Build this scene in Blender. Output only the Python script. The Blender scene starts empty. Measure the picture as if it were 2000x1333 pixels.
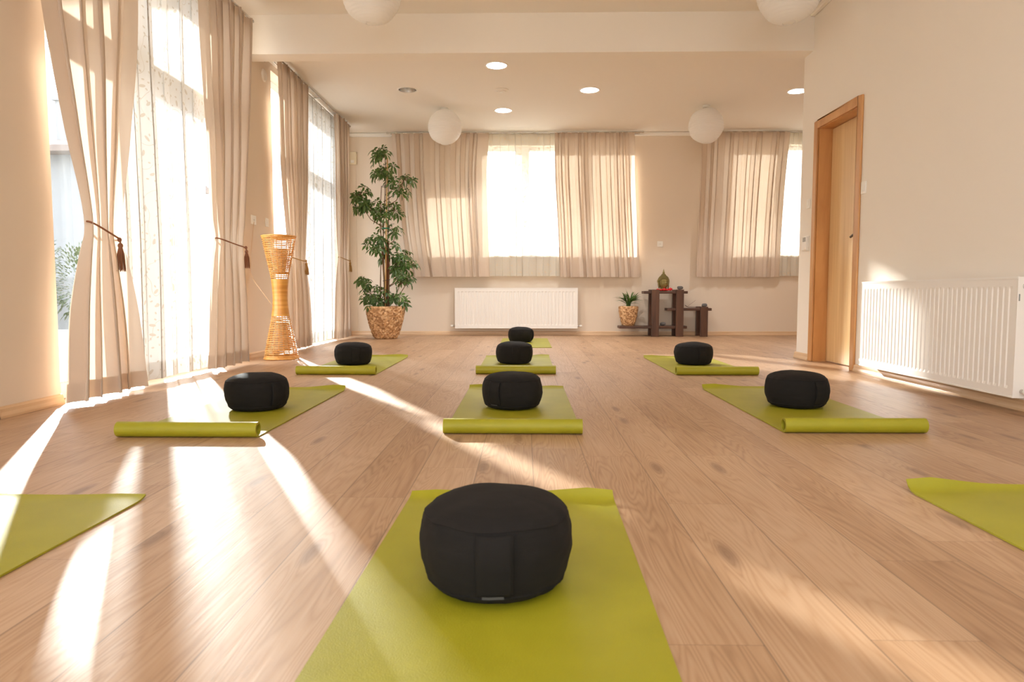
import bpy, bmesh, math, random
from mathutils import Vector, Matrix, noise
PI = math.pi
sin, cos = math.sin, math.cos
D = bpy.data
COL = bpy.context.scene.collection
sc = bpy.context.scene

# ------------------------------------------------------------------ camera
CAM_H = 0.61
PITCH, YAW = math.radians(3.9685), math.radians(1.0287)
cd = D.cameras.new('camera'); cam = D.objects.new('camera', cd); COL.objects.link(cam)
cd.sensor_width = 36.0; cd.lens = 24.0; cd.clip_start = 0.05; cd.clip_end = 300
cam.location = (0, 0, CAM_H)
cam.rotation_euler = (PI/2 - PITCH, 0, YAW)
cd.dof.use_dof = True; cd.dof.focus_distance = 5.0; cd.dof.aperture_fstop = 7.1
sc.camera = cam

# ------------------------------------------------------------------ view, world, sun
sc.view_settings.view_transform = 'Standard'
sc.view_settings.look = 'None'
sc.view_settings.gamma = 1.0
sc.view_settings.use_curve_mapping = False
sc.view_settings.exposure = 1.32
sc.cycles.max_bounces = 10
sc.cycles.diffuse_bounces = 6
sc.cycles.glossy_bounces = 3
sc.cycles.transmission_bounces = 6
sc.cycles.transparent_max_bounces = 16
sc.cycles.sample_clamp_indirect = 8.0

w = D.worlds.new('sky'); sc.world = w; w.use_nodes = True
nt = w.node_tree; bg = nt.nodes['Background']
tc = nt.nodes.new('ShaderNodeTexCoord'); sx = nt.nodes.new('ShaderNodeSeparateXYZ')
rp = nt.nodes.new('ShaderNodeValToRGB')
nt.links.new(tc.outputs['Generated'], sx.inputs[0]); nt.links.new(sx.outputs['Z'], rp.inputs[0])
rp.color_ramp.elements[0].position = 0.0; rp.color_ramp.elements[0].color = (0.98, 0.97, 0.97, 1)
rp.color_ramp.elements[1].position = 0.6; rp.color_ramp.elements[1].color = (0.82, 0.91, 1.05, 1)
nt.links.new(rp.outputs[0], bg.inputs['Color'])
bg.inputs['Strength'].default_value = 2.7

SUN_EL = math.radians(18.0); SUN_AZ = math.radians(28.5)       # azimuth measured from +Y towards -X
sl = D.lights.new('sun', 'SUN'); sun = D.objects.new('sun', sl); COL.objects.link(sun)
sl.energy = 11.0; sl.color = (1.0, 0.965, 0.91); sl.angle = math.radians(1.4)
sdir = Vector((-sin(SUN_AZ)*cos(SUN_EL), cos(SUN_AZ)*cos(SUN_EL), sin(SUN_EL)))
sun.rotation_euler = (-sdir).to_track_quat('-Z', 'Y').to_euler(); sun.location = (-8, 14, 8)

def portal(name, loc, size, direction):                         # guides sky sampling through a wall opening
    l = D.lights.new(name, 'AREA'); l.shape = 'RECTANGLE'; l.size, l.size_y = size
    l.cycles.is_portal = True
    o = D.objects.new(name, l); COL.objects.link(o); o.location = loc
    o.rotation_euler = Vector(direction).to_track_quat('-Z', 'Z' if abs(direction[2]) < .5 else 'Y').to_euler()
portal('daylight_portal', (-2.86, 4.95, 1.46), (2.5, 2.9), (1, 0, 0))
portal('daylight_portal', (-2.86, 8.30, 1.43), (2.6, 2.86), (1, 0, 0))
portal('daylight_portal', (-0.04, 10.4, 1.95), (3.2, 1.6), (0, -1, 0))
portal('daylight_portal', (3.55, 10.4, 1.95), (1.7, 1.6), (0, -1, 0))
portal('daylight_portal', (-0.4, -3.6, 1.45), (4.6, 2.6), (0, 1, 0))
portal('daylight_portal', (-4.1, -1.6, 1.45), (2.1, 2.8), (1, 0, 0))

# ------------------------------------------------------------------ dimensions
XL, XR, YB = -2.56, 2.60, 10.05
XLN, YR, XRB = -3.7, -3.2, 5.2            # near left wall, rear wall, far right wall
ZC, ZCN = 2.93, 3.14                      # ceiling behind / before the beam
BY0, BY1, BZ = 6.35, 6.55, 2.79           # beam
T = 0.28

# ------------------------------------------------------------------ mesh helpers
class MB:
    def __init__(s): s.v = []; s.f = []; s.uv = None
    def add(s, vs, fs):
        n = len(s.v); s.v += [tuple(p) for p in vs]; s.f += [tuple(i+n for i in f) for f in fs]
    def box(s, x0, x1, y0, y1, z0, z1):
        s.add([(x0,y0,z0),(x1,y0,z0),(x1,y1,z0),(x0,y1,z0),(x0,y0,z1),(x1,y0,z1),(x1,y1,z1),(x0,y1,z1)],
              [(3,2,1,0),(4,5,6,7),(0,1,5,4),(1,2,6,5),(2,3,7,6),(3,0,4,7)])
        return s
    def tube(s, pts, r, n=8, closed=False, cap=True):
        pts = [Vector(p) for p in pts]; m = len(pts)
        rs = r if isinstance(r, (list, tuple)) else [r]*m
        ref = None; rings = []
        for i, p in enumerate(pts):
            if closed: t = pts[(i+1) % m] - pts[i-1]
            else: t = pts[min(i+1, m-1)] - pts[max(i-1, 0)]
            t.normalize()
            if ref is None:
                ref = Vector((0,0,1)) if abs(t.z) < .9 else Vector((1,0,0))
            a = (ref - t*ref.dot(t)).normalized(); b = t.cross(a); ref = a
            rings.append([p + (a*cos(2*PI*k/n) + b*sin(2*PI*k/n))*rs[i] for k in range(n)])
        vs = [q for rg in rings for q in rg]; fs = []
        for i in range(m if closed else m-1):
            j = (i+1) % m
            for k in range(n):
                fs.append((i*n+k, i*n+(k+1) % n, j*n+(k+1) % n, j*n+k))
        if cap and not closed:
            fs.append(tuple(range(n))[::-1]); fs.append(tuple((m-1)*n+k for k in range(n)))
        s.add(vs, fs); return s
    def lathe(s, prof, n=32, c=(0,0,0), capb=False, capt=False, fn=None):
        vs = []; fs = []; m = len(prof)
        for i, (r, z) in enumerate(prof):
            for k in range(n):
                a = 2*PI*k/n
                p = Vector((c[0]+r*cos(a), c[1]+r*sin(a), c[2]+z))
                if fn: p = fn(p, r, z, a)
                vs.append(p)
        for i in range(m-1):
            for k in range(n):
                fs.append((i*n+k, i*n+(k+1) % n, (i+1)*n+(k+1) % n, (i+1)*n+k))
        if capb: fs.append(tuple(range(n))[::-1])
        if capt: fs.append(tuple((m-1)*n+k for k in range(n)))
        s.add(vs, fs); return s
    def grid(s, nu, nv, fn, uvfn=None):
        vs = [fn(i/nu, j/nv) for j in range(nv+1) for i in range(nu+1)]
        fs = [(j*(nu+1)+i, j*(nu+1)+i+1, (j+1)*(nu+1)+i+1, (j+1)*(nu+1)+i) for j in range(nv) for i in range(nu)]
        if uvfn:
            s.uv = (s.uv or []) + [uvfn(i/nu, j/nv) for j in range(nv+1) for i in range(nu+1)]
        s.add(vs, fs); return s
    def ell(s, c, r, nu=16, nv=10, rot=None):
        vs = []; fs = []
        for j in range(nv+1):
            t = PI*j/nv
            for i in range(nu):
                a = 2*PI*i/nu
                p = Vector((r[0]*sin(t)*cos(a), r[1]*sin(t)*sin(a), r[2]*cos(t)))
                if rot: p = rot @ p
                vs.append(Vector(c)+p)
        for j in range(nv):
            for i in range(nu):
                fs.append((j*nu+i, (j+1)*nu+i, (j+1)*nu+(i+1) % nu, j*nu+(i+1) % nu))
        s.add(vs, fs); return s
    def build(s, name, mat, parent=None, smooth=False, bev=0, local=False, sharp=None):
        me = D.meshes.new(name)
        off = Vector((0,0,0))
        if parent is not None and not local:
            q = parent
            while q is not None: off += q.location; q = q.parent
        me.from_pydata([Vector(p)-off for p in s.v], [], s.f)
        if s.uv:
            ul = me.uv_layers.new(name='UVMap')
            for lp in me.loops: ul.data[lp.index].uv = s.uv[lp.vertex_index]
        bm = bmesh.new(); bm.from_mesh(me)
        if not s.uv: bmesh.ops.remove_doubles(bm, verts=bm.verts, dist=1e-6)
        bmesh.ops.recalc_face_normals(bm, faces=bm.faces)
        bm.to_mesh(me); bm.free()
        me.materials.append(mat)
        if smooth:
            me.shade_smooth()
            if sharp: me.set_sharp_from_angle(angle=math.radians(sharp))
        o = D.objects.new(name, me); COL.objects.link(o)
        if parent is not None: o.parent = parent
        if bev:
            m = o.modifiers.new('bevel', 'BEVEL'); m.width = bev; m.segments = 2; m.limit_method = 'ANGLE'
        return o

def thing(name, label, cat, loc=(0,0,0), group=None, rz=0):
    o = D.objects.new(name, None); COL.objects.link(o); o.empty_display_size = .1
    o.location = loc; o.rotation_euler = (0,0,rz); o['label'] = label; o['category'] = cat
    if group: o['group'] = group
    return o
def tag(o, label, cat, group=None):
    o['label'] = label; o['category'] = cat
    if group: o['group'] = group
    return o
def struct(o): o['kind'] = 'structure'; return o
def sthing(name, loc=(0,0,0)):
    o = D.objects.new(name, None); COL.objects.link(o); o.location = loc; o['kind'] = 'structure'; return o
def copy_tree(o, parent=None):
    c = o.copy(); COL.objects.link(c)
    if parent is not None: c.parent = parent
    for ch in list(o.children): copy_tree(ch, c)
    return c
def clone(root, loc, label, group=None, rz=None):
    c = copy_tree(root); c.location = loc; c['label'] = label
    if rz is not None: c.rotation_euler = (0,0,rz)
    if group: c['group'] = group
    return c

# ------------------------------------------------------------------ material helpers
def mk(name):
    m = D.materials.new(name); m.use_nodes = True
    return m, m.node_tree, m.node_tree.nodes['Principled BSDF']
def N(nt, typ, **kw):
    n = nt.nodes.new('ShaderNode'+typ)
    for k, v in kw.items():
        if k.startswith('i_'): n.inputs[int(k[2:]) if k[2:].isdigit() else k[2:]].default_value = v
        else: setattr(n, k, v)
    return n
def plain(name, col, rough=.6, metal=0, bump=0, bscale=60, spec=None, var=0):
    m, nt, p = mk(name); L = nt.links.new
    p.inputs['Base Color'].default_value = (*col, 1); p.inputs['Roughness'].default_value = rough
    p.inputs['Metallic'].default_value = metal
    if spec is not None: p.inputs['Specular IOR Level'].default_value = spec
    tcn = N(nt, 'TexCoord'); nz = N(nt, 'TexNoise'); nz.inputs['Scale'].default_value = bscale
    nz.inputs['Detail'].default_value = 4
    L(tcn.outputs['Object'], nz.inputs['Vector'])
    if bump:
        b = N(nt, 'Bump'); b.inputs['Strength'].default_value = bump; b.inputs['Distance'].default_value = .002
        L(nz.outputs[0], b.inputs['Height']); L(b.outputs[0], p.inputs['Normal'])
    if var:
        n2 = N(nt, 'TexNoise'); n2.inputs['Scale'].default_value = 3; L(tcn.outputs['Object'], n2.inputs['Vector'])
        r = N(nt, 'ValToRGB'); r.color_ramp.elements[0].position = .3; r.color_ramp.elements[1].position = .7
        r.color_ramp.elements[0].color = (*[c*(1-var) for c in col], 1); r.color_ramp.elements[1].color = (*[min(1, c*(1+var)) for c in col], 1)
        L(n2.outputs[0], r.inputs[0]); L(r.outputs[0], p.inputs['Base Color'])
    return m

def wood(name, c1, c2, scale=(18, 18, 1.2), rough=.4, ringscale=1.0, axis='Z'):
    m, nt, p = mk(name); L = nt.links.new
    tcn = N(nt, 'TexCoord'); mp = N(nt, 'Mapping')
    s = {'Z': (scale[0], scale[1], scale[2]), 'Y': (scale[0], scale[2], scale[1]), 'X': (scale[2], scale[0], scale[1])}[axis]
    mp.inputs['Scale'].default_value = s
    L(tcn.outputs['Object'], mp.inputs[0])
    nz = N(nt, 'TexNoise'); nz.inputs['Scale'].default_value = ringscale; nz.inputs['Detail'].default_value = 6; nz.inputs['Distortion'].default_value = .6
    L(mp.outputs[0], nz.inputs['Vector'])
    r = N(nt, 'ValToRGB'); r.color_ramp.elements[0].position = .32; r.color_ramp.elements[1].position = .68
    r.color_ramp.elements[0].color = (*c1, 1); r.color_ramp.elements[1].color = (*c2, 1)
    L(nz.outputs[0], r.inputs[0]); L(r.outputs[0], p.inputs['Base Color'])
    p.inputs['Roughness'].default_value = rough
    return m

def cloth(name, col, tl=.5, trans=0.0, weave=700, tcol=None):
    m, nt, p = mk(name); L = nt.links.new
    nt.nodes.remove(p); out = nt.nodes['Material Output']
    df = N(nt, 'BsdfDiffuse'); tr = N(nt, 'BsdfTranslucent')
    df.inputs[0].default_value = (*col, 1); tr.inputs[0].default_value = (*(tcol or col), 1)
    tcn = N(nt, 'TexCoord'); nz = N(nt, 'TexNoise'); nz.inputs['Scale'].default_value = weave; nz.inputs['Detail'].default_value = 2
    b = N(nt, 'Bump'); b.inputs['Strength'].default_value = .12; b.inputs['Distance'].default_value = .001
    L(tcn.outputs['Object'], nz.inputs['Vector']); L(nz.outputs[0], b.inputs['Height']); L(b.outputs[0], df.inputs['Normal'])
    mx = N(nt, 'MixShader'); mx.inputs[0].default_value = tl
    L(df.outputs[0], mx.inputs[1]); L(tr.outputs[0], mx.inputs[2])
    res = mx
    if trans:
        tp = N(nt, 'BsdfTransparent'); m2 = N(nt, 'MixShader'); m2.inputs[0].default_value = trans
        L(mx.outputs[0], m2.inputs[1]); L(tp.outputs[0], m2.inputs[2]); res = m2
    L(res.outputs[0], out.inputs[0])
    return m

def sheer_mat(name, col, trans, scale=9.0, tl=.3):
    """thin voile with embroidered leaf motifs (leaf ellipses in voronoi cells, turned at random)"""
    m, nt, p = mk(name); L = nt.links.new; nt.nodes.remove(p); out = nt.nodes['Material Output']
    uv = N(nt, 'UVMap'); uv.uv_map = 'UVMap'
    def leafmask(sc_, a, b, off):
        mp = N(nt, 'Mapping'); mp.inputs['Scale'].default_value = (sc_, sc_, 1); mp.inputs['Location'].default_value = off
        L(uv.outputs[0], mp.inputs[0])
        vo = N(nt, 'TexVoronoi'); vo.voronoi_dimensions = '2D'; vo.inputs['Scale'].default_value = 1; vo.inputs['Randomness'].default_value = .75
        L(mp.outputs[0], vo.inputs['Vector'])
        sb = N(nt, 'VectorMath', operation='SUBTRACT'); L(mp.outputs[0], sb.inputs[0]); L(vo.outputs['Position'], sb.inputs[1])
        sr = N(nt, 'SeparateColor'); L(vo.outputs['Color'], sr.inputs[0])
        an = N(nt, 'Math', operation='MULTIPLY'); an.inputs[1].default_value = 6.28; L(sr.outputs[0], an.inputs[0])
        vr = N(nt, 'VectorRotate', rotation_type='Z_AXIS'); L(sb.outputs[0], vr.inputs['Vector']); L(an.outputs[0], vr.inputs['Angle'])
        ml = N(nt, 'VectorMath', operation='MULTIPLY'); ml.inputs[1].default_value = (1/a, 1/b, 0); L(vr.outputs[0], ml.inputs[0])
        ln = N(nt, 'VectorMath', operation='LENGTH'); L(ml.outputs[0], ln.inputs[0])
        lt = N(nt, 'Math', operation='LESS_THAN'); lt.inputs[1].default_value = 1.0; L(ln.outputs['Value'], lt.inputs[0])
        g = N(nt, 'Math', operation='GREATER_THAN'); g.inputs[1].default_value = .38; L(sr.outputs[1], g.inputs[0])
        q = N(nt, 'Math', operation='MULTIPLY'); L(lt.outputs[0], q.inputs[0]); L(g.outputs[0], q.inputs[1])
        return q
    a = leafmask(scale, .19, .085, (0, 0, 0)); b_ = leafmask(scale*1.9, .16, .10, (3.3, 1.7, 0))
    # twining stems: a thin contour line of warped noise
    mp = N(nt, 'Mapping'); mp.inputs['Scale'].default_value = (5, 3.2, 1); L(uv.outputs[0], mp.inputs[0])
    nz = N(nt, 'TexNoise'); nz.inputs['Scale'].default_value = 1; nz.inputs['Detail'].default_value = 1; L(mp.outputs[0], nz.inputs['Vector'])
    d = N(nt, 'Math', operation='SUBTRACT'); d.inputs[1].default_value = .5; L(nz.outputs[0], d.inputs[0])
    ab = N(nt, 'Math', operation='ABSOLUTE'); L(d.outputs[0], ab.inputs[0])
    st = N(nt, 'Math', operation='LESS_THAN'); st.inputs[1].default_value = .0028; L(ab.outputs[0], st.inputs[0])
    mx1 = N(nt, 'Math', operation='MAXIMUM'); L(a.outputs[0], mx1.inputs[0]); L(b_.outputs[0], mx1.inputs[1])
    mx2 = N(nt, 'Math', operation='MAXIMUM'); L(mx1.outputs[0], mx2.inputs[0]); L(st.outputs[0], mx2.inputs[1])
    mr = N(nt, 'MapRange'); mr.inputs['To Min'].default_value = trans; mr.inputs['To Max'].default_value = trans*.4; L(mx2.outputs[0], mr.inputs[0])
    cm = N(nt, 'MixRGB'); cm.inputs[1].default_value = (*col, 1); cm.inputs[2].default_value = (col[0]*.80, col[1]*.74, col[2]*.66, 1); L(mx2.outputs[0], cm.inputs[0])
    df = N(nt, 'BsdfDiffuse'); tr = N(nt, 'BsdfTranslucent'); L(cm.outputs[0], df.inputs[0]); L(cm.outputs[0], tr.inputs[0])
    ms = N(nt, 'MixShader'); ms.inputs[0].default_value = tl; L(df.outputs[0], ms.inputs[1]); L(tr.outputs[0], ms.inputs[2])
    tp = N(nt, 'BsdfTransparent'); m2 = N(nt, 'MixShader'); L(mr.outputs[0], m2.inputs[0]); L(ms.outputs[0], m2.inputs[1]); L(tp.outputs[0], m2.inputs[2])
    L(m2.outputs[0], out.inputs[0])
    return m

def glass_mat():
    m, nt, p = mk('window glass'); L = nt.links.new; nt.nodes.remove(p); out = nt.nodes['Material Output']
    tp = N(nt, 'BsdfTransparent'); tp.inputs[0].default_value = (.96, .98, .98, 1)
    gl = N(nt, 'BsdfGlossy'); gl.inputs['Roughness'].default_value = .01
    lw = N(nt, 'LayerWeight'); pw = N(nt, 'Math', operation='POWER'); pw.inputs[1].default_value = 5; L(lw.outputs['Facing'], pw.inputs[0])
    fr = N(nt, 'Math', operation='MULTIPLY_ADD'); fr.inputs[1].default_value = .6; fr.inputs[2].default_value = .03; L(pw.outputs[0], fr.inputs[0])
    mx = N(nt, 'MixShader'); L(fr.outputs[0], mx.inputs[0]); L(tp.outputs[0], mx.inputs[1]); L(gl.outputs[0], mx.inputs[2])
    L(mx.outputs[0], out.inputs[0]); return m

def floor_mat():
    m, nt, p = mk('larch laminate planks'); L = nt.links.new
    PW, PL = .1935, 1.38
    ge = N(nt, 'NewGeometry'); sp = N(nt, 'SeparateXYZ'); L(ge.outputs['Position'], sp.inputs[0])
    def M(op, a, b=None, c=None):
        n = N(nt, 'Math', operation=op)
        for i, v in enumerate((a, b, c)):
            if v is None: continue
            if isinstance(v, (int, float)): n.inputs[i].default_value = v
            else: L(v, n.inputs[i])
        return n.outputs[0]
    u = M('DIVIDE', M('SUBTRACT', sp.outputs['X'], .418), PW)
    iu = M('FLOOR', u); fu = M('SUBTRACT', u, iu)
    wn = N(nt, 'TexWhiteNoise', noise_dimensions='1D'); L(iu, wn.inputs['W'])
    v = M('ADD', M('DIVIDE', sp.outputs['Y'], PL), wn.outputs['Value'])
    iv = M('FLOOR', v); fv = M('SUBTRACT', v, iv)
    pid = M('ADD', M('MULTIPLY', iu, 17.31), M('MULTIPLY', iv, 5.77))
    wn2 = N(nt, 'TexWhiteNoise', noise_dimensions='1D'); L(pid, wn2.inputs['W'])
    cb = N(nt, 'CombineXYZ'); L(sp.outputs['X'], cb.inputs[0]); L(sp.outputs['Y'], cb.inputs[1]); L(M('MULTIPLY', wn2.outputs['Value'], 37.0), cb.inputs[2])
    # long smooth field whose contour lines are the growth rings
    mp = N(nt, 'Mapping'); mp.inputs['Scale'].default_value = (8.5, .62, 1); L(cb.outputs[0], mp.inputs[0])
    n1 = N(nt, 'TexNoise'); n1.inputs['Scale'].default_value = 1; n1.inputs['Detail'].default_value = 2.2; n1.inputs['Roughness'].default_value = .45; n1.inputs['Distortion'].default_value = .5
    L(mp.outputs[0], n1.inputs['Vector'])
    # knots push the rings aside
    mk_ = N(nt, 'Mapping'); mk_.inputs['Scale'].default_value = (6.2, 1.5, 1); L(cb.outputs[0], mk_.inputs[0])
    vo = N(nt, 'TexVoronoi'); vo.inputs['Scale'].default_value = 1; vo.inputs['Randomness'].default_value = 1; vo.voronoi_dimensions = '2D'
    shf = N(nt, 'VectorMath', operation='ADD'); cb2 = N(nt, 'CombineXYZ'); L(M('MULTIPLY', wn2.outputs['Value'], 11.0), cb2.inputs[0]); L(mk_.outputs[0], shf.inputs[0]); L(cb2.outputs[0], shf.inputs[1])
    L(shf.outputs[0], vo.inputs['Vector'])
    sel = N(nt, 'SeparateColor'); L(vo.outputs['Color'], sel.inputs[0])
    has = M('GREATER_THAN', sel.outputs[0], .73)
    kd = vo.outputs['Distance']
    halo = M('MULTIPLY', has, M('POWER', M('MAXIMUM', M('SUBTRACT', 1.0, M('MULTIPLY', kd, 2.6)), 0.0), 2.0))
    field = M('ADD', n1.outputs[0], M('MULTIPLY', halo, .16))
    rg = M('FRACT', M('MULTIPLY', field, 26.0))
    rg = M('SUBTRACT', 1.0, M('ABSOLUTE', M('SUBTRACT', M('MULTIPLY', rg, 2.0), 1.0)))
    rg = M('POWER', rg, 1.6)
    # fine fibre
    mf = N(nt, 'Mapping'); mf.inputs['Scale'].default_value = (160, 5, 1); L(cb.outputs[0], mf.inputs[0])
    nf = N(nt, 'TexNoise'); nf.inputs['Scale'].default_value = 1; nf.inputs['Detail'].default_value = 3; L(mf.outputs[0], nf.inputs['Vector'])
    # broad tone
    mb = N(nt, 'Mapping'); mb.inputs['Scale'].default_value = (5, 1.1, 1); L(cb.outputs[0], mb.inputs[0])
    nb = N(nt, 'TexNoise'); nb.inputs['Scale'].default_value = 1; nb.inputs['Detail'].default_value = 3; L(mb.outputs[0], nb.inputs['Vector'])
    t = M('ADD', M('MULTIPLY', rg, .25), M('MULTIPLY', nf.outputs[0], .28))
    t = M('ADD', t, M('MULTIPLY', nb.outputs[0], .62))
    t = M('ADD', t, M('MULTIPLY', wn2.outputs['Value'], .20))
    r = N(nt, 'ValToRGB'); e = r.color_ramp.elements
    e[0].position = .36; e[0].color = (.52, .335, .20, 1); e[1].position = 1.0; e[1].color = (.29, .15, .07, 1)
    e.new(.66).color = (.43, .255, .135, 1)
    L(t, r.inputs[0])
    knot = M('MULTIPLY', has, M('MULTIPLY', M('LESS_THAN', kd, .095), .62))
    knots = N(nt, 'MapRange'); knots.inputs['From Min'].default_value = .16; knots.inputs['From Max'].default_value = .05
    L(kd, knots.inputs[0])
    kf = M('MULTIPLY', M('MULTIPLY', has, knots.outputs[0]), .62)
    mixk = N(nt, 'MixRGB'); L(kf, mixk.inputs[0]); L(r.outputs[0], mixk.inputs[1]); mixk.inputs[2].default_value = (.16, .075, .035, 1)
    # seams
    e1 = M('MINIMUM', fu, M('SUBTRACT', 1.0, fu)); e2 = M('MULTIPLY', M('MINIMUM', fv, M('SUBTRACT', 1.0, fv)), PL/PW)
    s1 = M('LESS_THAN', e1, .0085); s2 = M('LESS_THAN', e2, .006)
    sm = M('ADD', M('MULTIPLY', s1, .55), M('MULTIPLY', s2, .35))
    mixs = N(nt, 'MixRGB'); L(sm, mixs.inputs[0]); L(mixk.outputs[0], mixs.inputs[1]); mixs.inputs[2].default_value = (.10, .05, .025, 1)
    L(mixs.outputs[0], p.inputs['Base Color'])
    p.inputs['Specular IOR Level'].default_value = .9
    L(M('ADD', .39, M('MULTIPLY', nf.outputs[0], .16)), p.inputs['Roughness'])
    b = N(nt, 'Bump'); b.inputs['Strength'].default_value = .22; b.inputs['Distance'].default_value = .0012
    L(M('SUBTRACT', M('MULTIPLY', nf.outputs[0], .5), M('MULTIPLY', s1, 1.0)), b.inputs['Height']); L(b.outputs[0], p.inputs['Normal'])
    return m

def mat_rubber():
    m, nt, p = mk('lime green foam'); L = nt.links.new
    ge = N(nt, 'TexCoord'); n = N(nt, 'TexNoise'); n.inputs['Scale'].default_value = 420; n.inputs['Detail'].default_value = 3
    L(ge.outputs['Object'], n.inputs['Vector'])
    n2 = N(nt, 'TexNoise'); n2.inputs['Scale'].default_value = 6; L(ge.outputs['Object'], n2.inputs['Vector'])
    r = N(nt, 'ValToRGB'); r.color_ramp.elements[0].position = .3; r.color_ramp.elements[1].position = .75
    r.color_ramp.elements[0].color = (.31, .285, .008, 1); r.color_ramp.elements[1].color = (.36, .33, .014, 1)
    L(n2.outputs[0], r.inputs[0]); L(r.outputs[0], p.inputs['Base Color'])
    p.inputs['Roughness'].default_value = .50; p.inputs['Specular IOR Level'].default_value = .45
    b = N(nt, 'Bump'); b.inputs['Strength'].default_value = .35; b.inputs['Distance'].default_value = .0015
    L(n.outputs[0], b.inputs['Height']); L(b.outputs[0], p.inputs['Normal'])
    return m

def leaf_mat(name, c1, c2):
    m, nt, p = mk(name); L = nt.links.new
    ge = N(nt, 'NewGeometry')
    r = N(nt, 'ValToRGB'); r.color_ramp.elements[0].color = (*c1, 1); r.color_ramp.elements[1].color = (*c2, 1)
    L(ge.outputs['Random Per Island'], r.inputs[0]); L(r.outputs[0], p.inputs['Base Color'])
    p.inputs['Roughness'].default_value = .33
    tr = N(nt, 'BsdfTranslucent'); tr.inputs[0].default_value = (c2[0]*2.0, c2[1]*1.8, c2[2]*.9, 1)
    mx = N(nt, 'MixShader'); mx.inputs[0].default_value = .18
    L(p.outputs[0], mx.inputs[1]); L(tr.outputs[0], mx.inputs[2]); L(mx.outputs[0], nt.nodes['Material Output'].inputs[0])
    return m

def straw_mat(name, c1, c2, c3):
    m, nt, p = mk(name); L = nt.links.new
    tcn = N(nt, 'TexCoord'); vo = N(nt, 'TexVoronoi'); vo.inputs['Scale'].default_value = 42
    L(tcn.outputs['Object'], vo.inputs['Vector'])
    s = N(nt, 'SeparateColor'); L(vo.outputs['Color'], s.inputs[0])
    r = N(nt, 'ValToRGB'); r.color_ramp.elements[0].color = (*c1, 1); r.color_ramp.elements[1].color = (*c3, 1); r.color_ramp.elements.new(.5).color = (*c2, 1)
    L(s.outputs[0], r.inputs[0]); L(r.outputs[0], p.inputs['Base Color']); p.inputs['Roughness'].default_value = .6
    return m

WALLC = (.76, .645, .52)
M_wall = plain('beige wall paint', WALLC, .85, bump=.15, bscale=180)
M_wallr = plain('pale cream wall paint', (.86, .80, .72), .85, bump=.15, bscale=180)
M_ceil = plain('cream ceiling paint', (.85, .80, .73), .9, bump=.1, bscale=150)
M_white = plain('white lacquer', (.86, .82, .77), .35)
M_frame = plain('white window profile', (.84, .82, .79), .4)
M_plast = plain('white plastic', (.85, .82, .76), .4)
M_beigeplast = plain('aged cream plastic', (.80, .70, .52), .5)
M_trimw = plain('white cove plaster', (.86, .82, .76), .7)
M_board = wood('pine skirting', (.62, .40, .22), (.74, .52, .32), axis='Y', rough=.35)
M_boardx = wood('pine skirting lengthwise', (.60, .38, .21), (.72, .50, .31), axis='X', rough=.35)
M_jamb = wood('alder door frame', (.50, .23, .075), (.64, .33, .12), scale=(9, 9, 1.6), rough=.35)
M_leaf_door = wood('veneer door leaf', (.66, .42, .19), (.78, .54, .27), scale=(26, 26, .8), rough=.28)
M_dark = plain('dark metal', (.10, .08, .07), .35, metal=.9)
M_chrome = plain('brushed steel', (.60, .57, .53), .25, metal=1)
M_floor = floor_mat()
M_drape = cloth('beige linen', (.73, .60, .485), tl=.17, tcol=(.80, .69, .56))
M_sheer = sheer_mat('embroidered voile', (.71, .695, .67), .06, tl=.26)
M_sheer2 = sheer_mat('embroidered cream voile', (.80, .76, .67), .36, scale=9, tl=.12)
M_hemsheer = cloth('voile hem', (.90, .86, .80), tl=.5, trans=.12)
M_hemcream = cloth('cream voile hem', (.88, .80, .66), tl=.5, trans=.05)
M_cord = plain('brown twisted cord', (.32, .13, .065), .7, bump=.6, bscale=500)
M_cordg = plain('golden twisted cord', (.50, .28, .08), .6, bump=.6, bscale=500)
M_glass = glass_mat()
M_mat = mat_rubber()
M_black = plain('black cotton', (.011, .009, .0075), .85, bump=.5, bscale=900, spec=.25)
M_tag = plain('woven grey tag', (.045, .043, .04), .7)
M_paper = cloth('white rice paper', (.95, .93, .90), tl=.38, weave=60)
M_rattan = wood('honey rattan', (.62, .27, .055), (.80, .42, .12), scale=(30, 30, 30), rough=.35)
M_waist = wood('wound rattan band', (.55, .22, .035), (.74, .36, .08), scale=(1.5, 1.5, 26), rough=.30)
M_shade = cloth('warm parchment', (.84, .68, .50), tl=.4)
M_straw = straw_mat('woven water hyacinth', (.30, .14, .05), (.58, .33, .15), (.74, .48, .26))
M_soil = plain('potting soil', (.05, .03, .02), .95, bump=1, bscale=90)
M_leaf = leaf_mat('glossy schefflera leaf', (.034, .085, .020), (.11, .19, .05))
M_palm = leaf_mat('palm leaflet', (.03, .075, .010), (.10, .17, .03))
M_stem = plain('grey brown stem', (.20, .12, .06), .8, bump=.8, bscale=120)
M_moss = plain('coir moss pole', (.16, .06, .025), .95, bump=1, bscale=160)
M_bamboo = wood('bamboo cane', (.55, .32, .12), (.70, .46, .20), rough=.4)
M_greentie = plain('green plastic tie', (.02, .30, .16), .4)
M_walnut = wood('dark stained pine', (.060, .024, .012), (.125, .052, .026), scale=(22, 22, 2.2), rough=.38)
M_walnutx = wood('dark stained plank', (.055, .022, .011), (.12, .050, .026), scale=(22, 22, 2.2), rough=.38, axis='X')
M_bronze = plain('antique gold resin', (.24, .185, .055), .42, metal=.35, bump=.4, bscale=200, var=.25)
M_red = plain('red petals', (.62, .010, .012), .5)
M_stone = plain('grey stone', (.14, .13, .125), .75, bump=.7, bscale=80, var=.3)
M_incense = plain('incense stick', (.28, .10, .06), .8)
M_reflect = plain('polished reflector', (.88, .86, .83), .18, metal=.85)
M_lampglass = plain('frosted lamp glass', (.85, .84, .80), .3)
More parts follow.
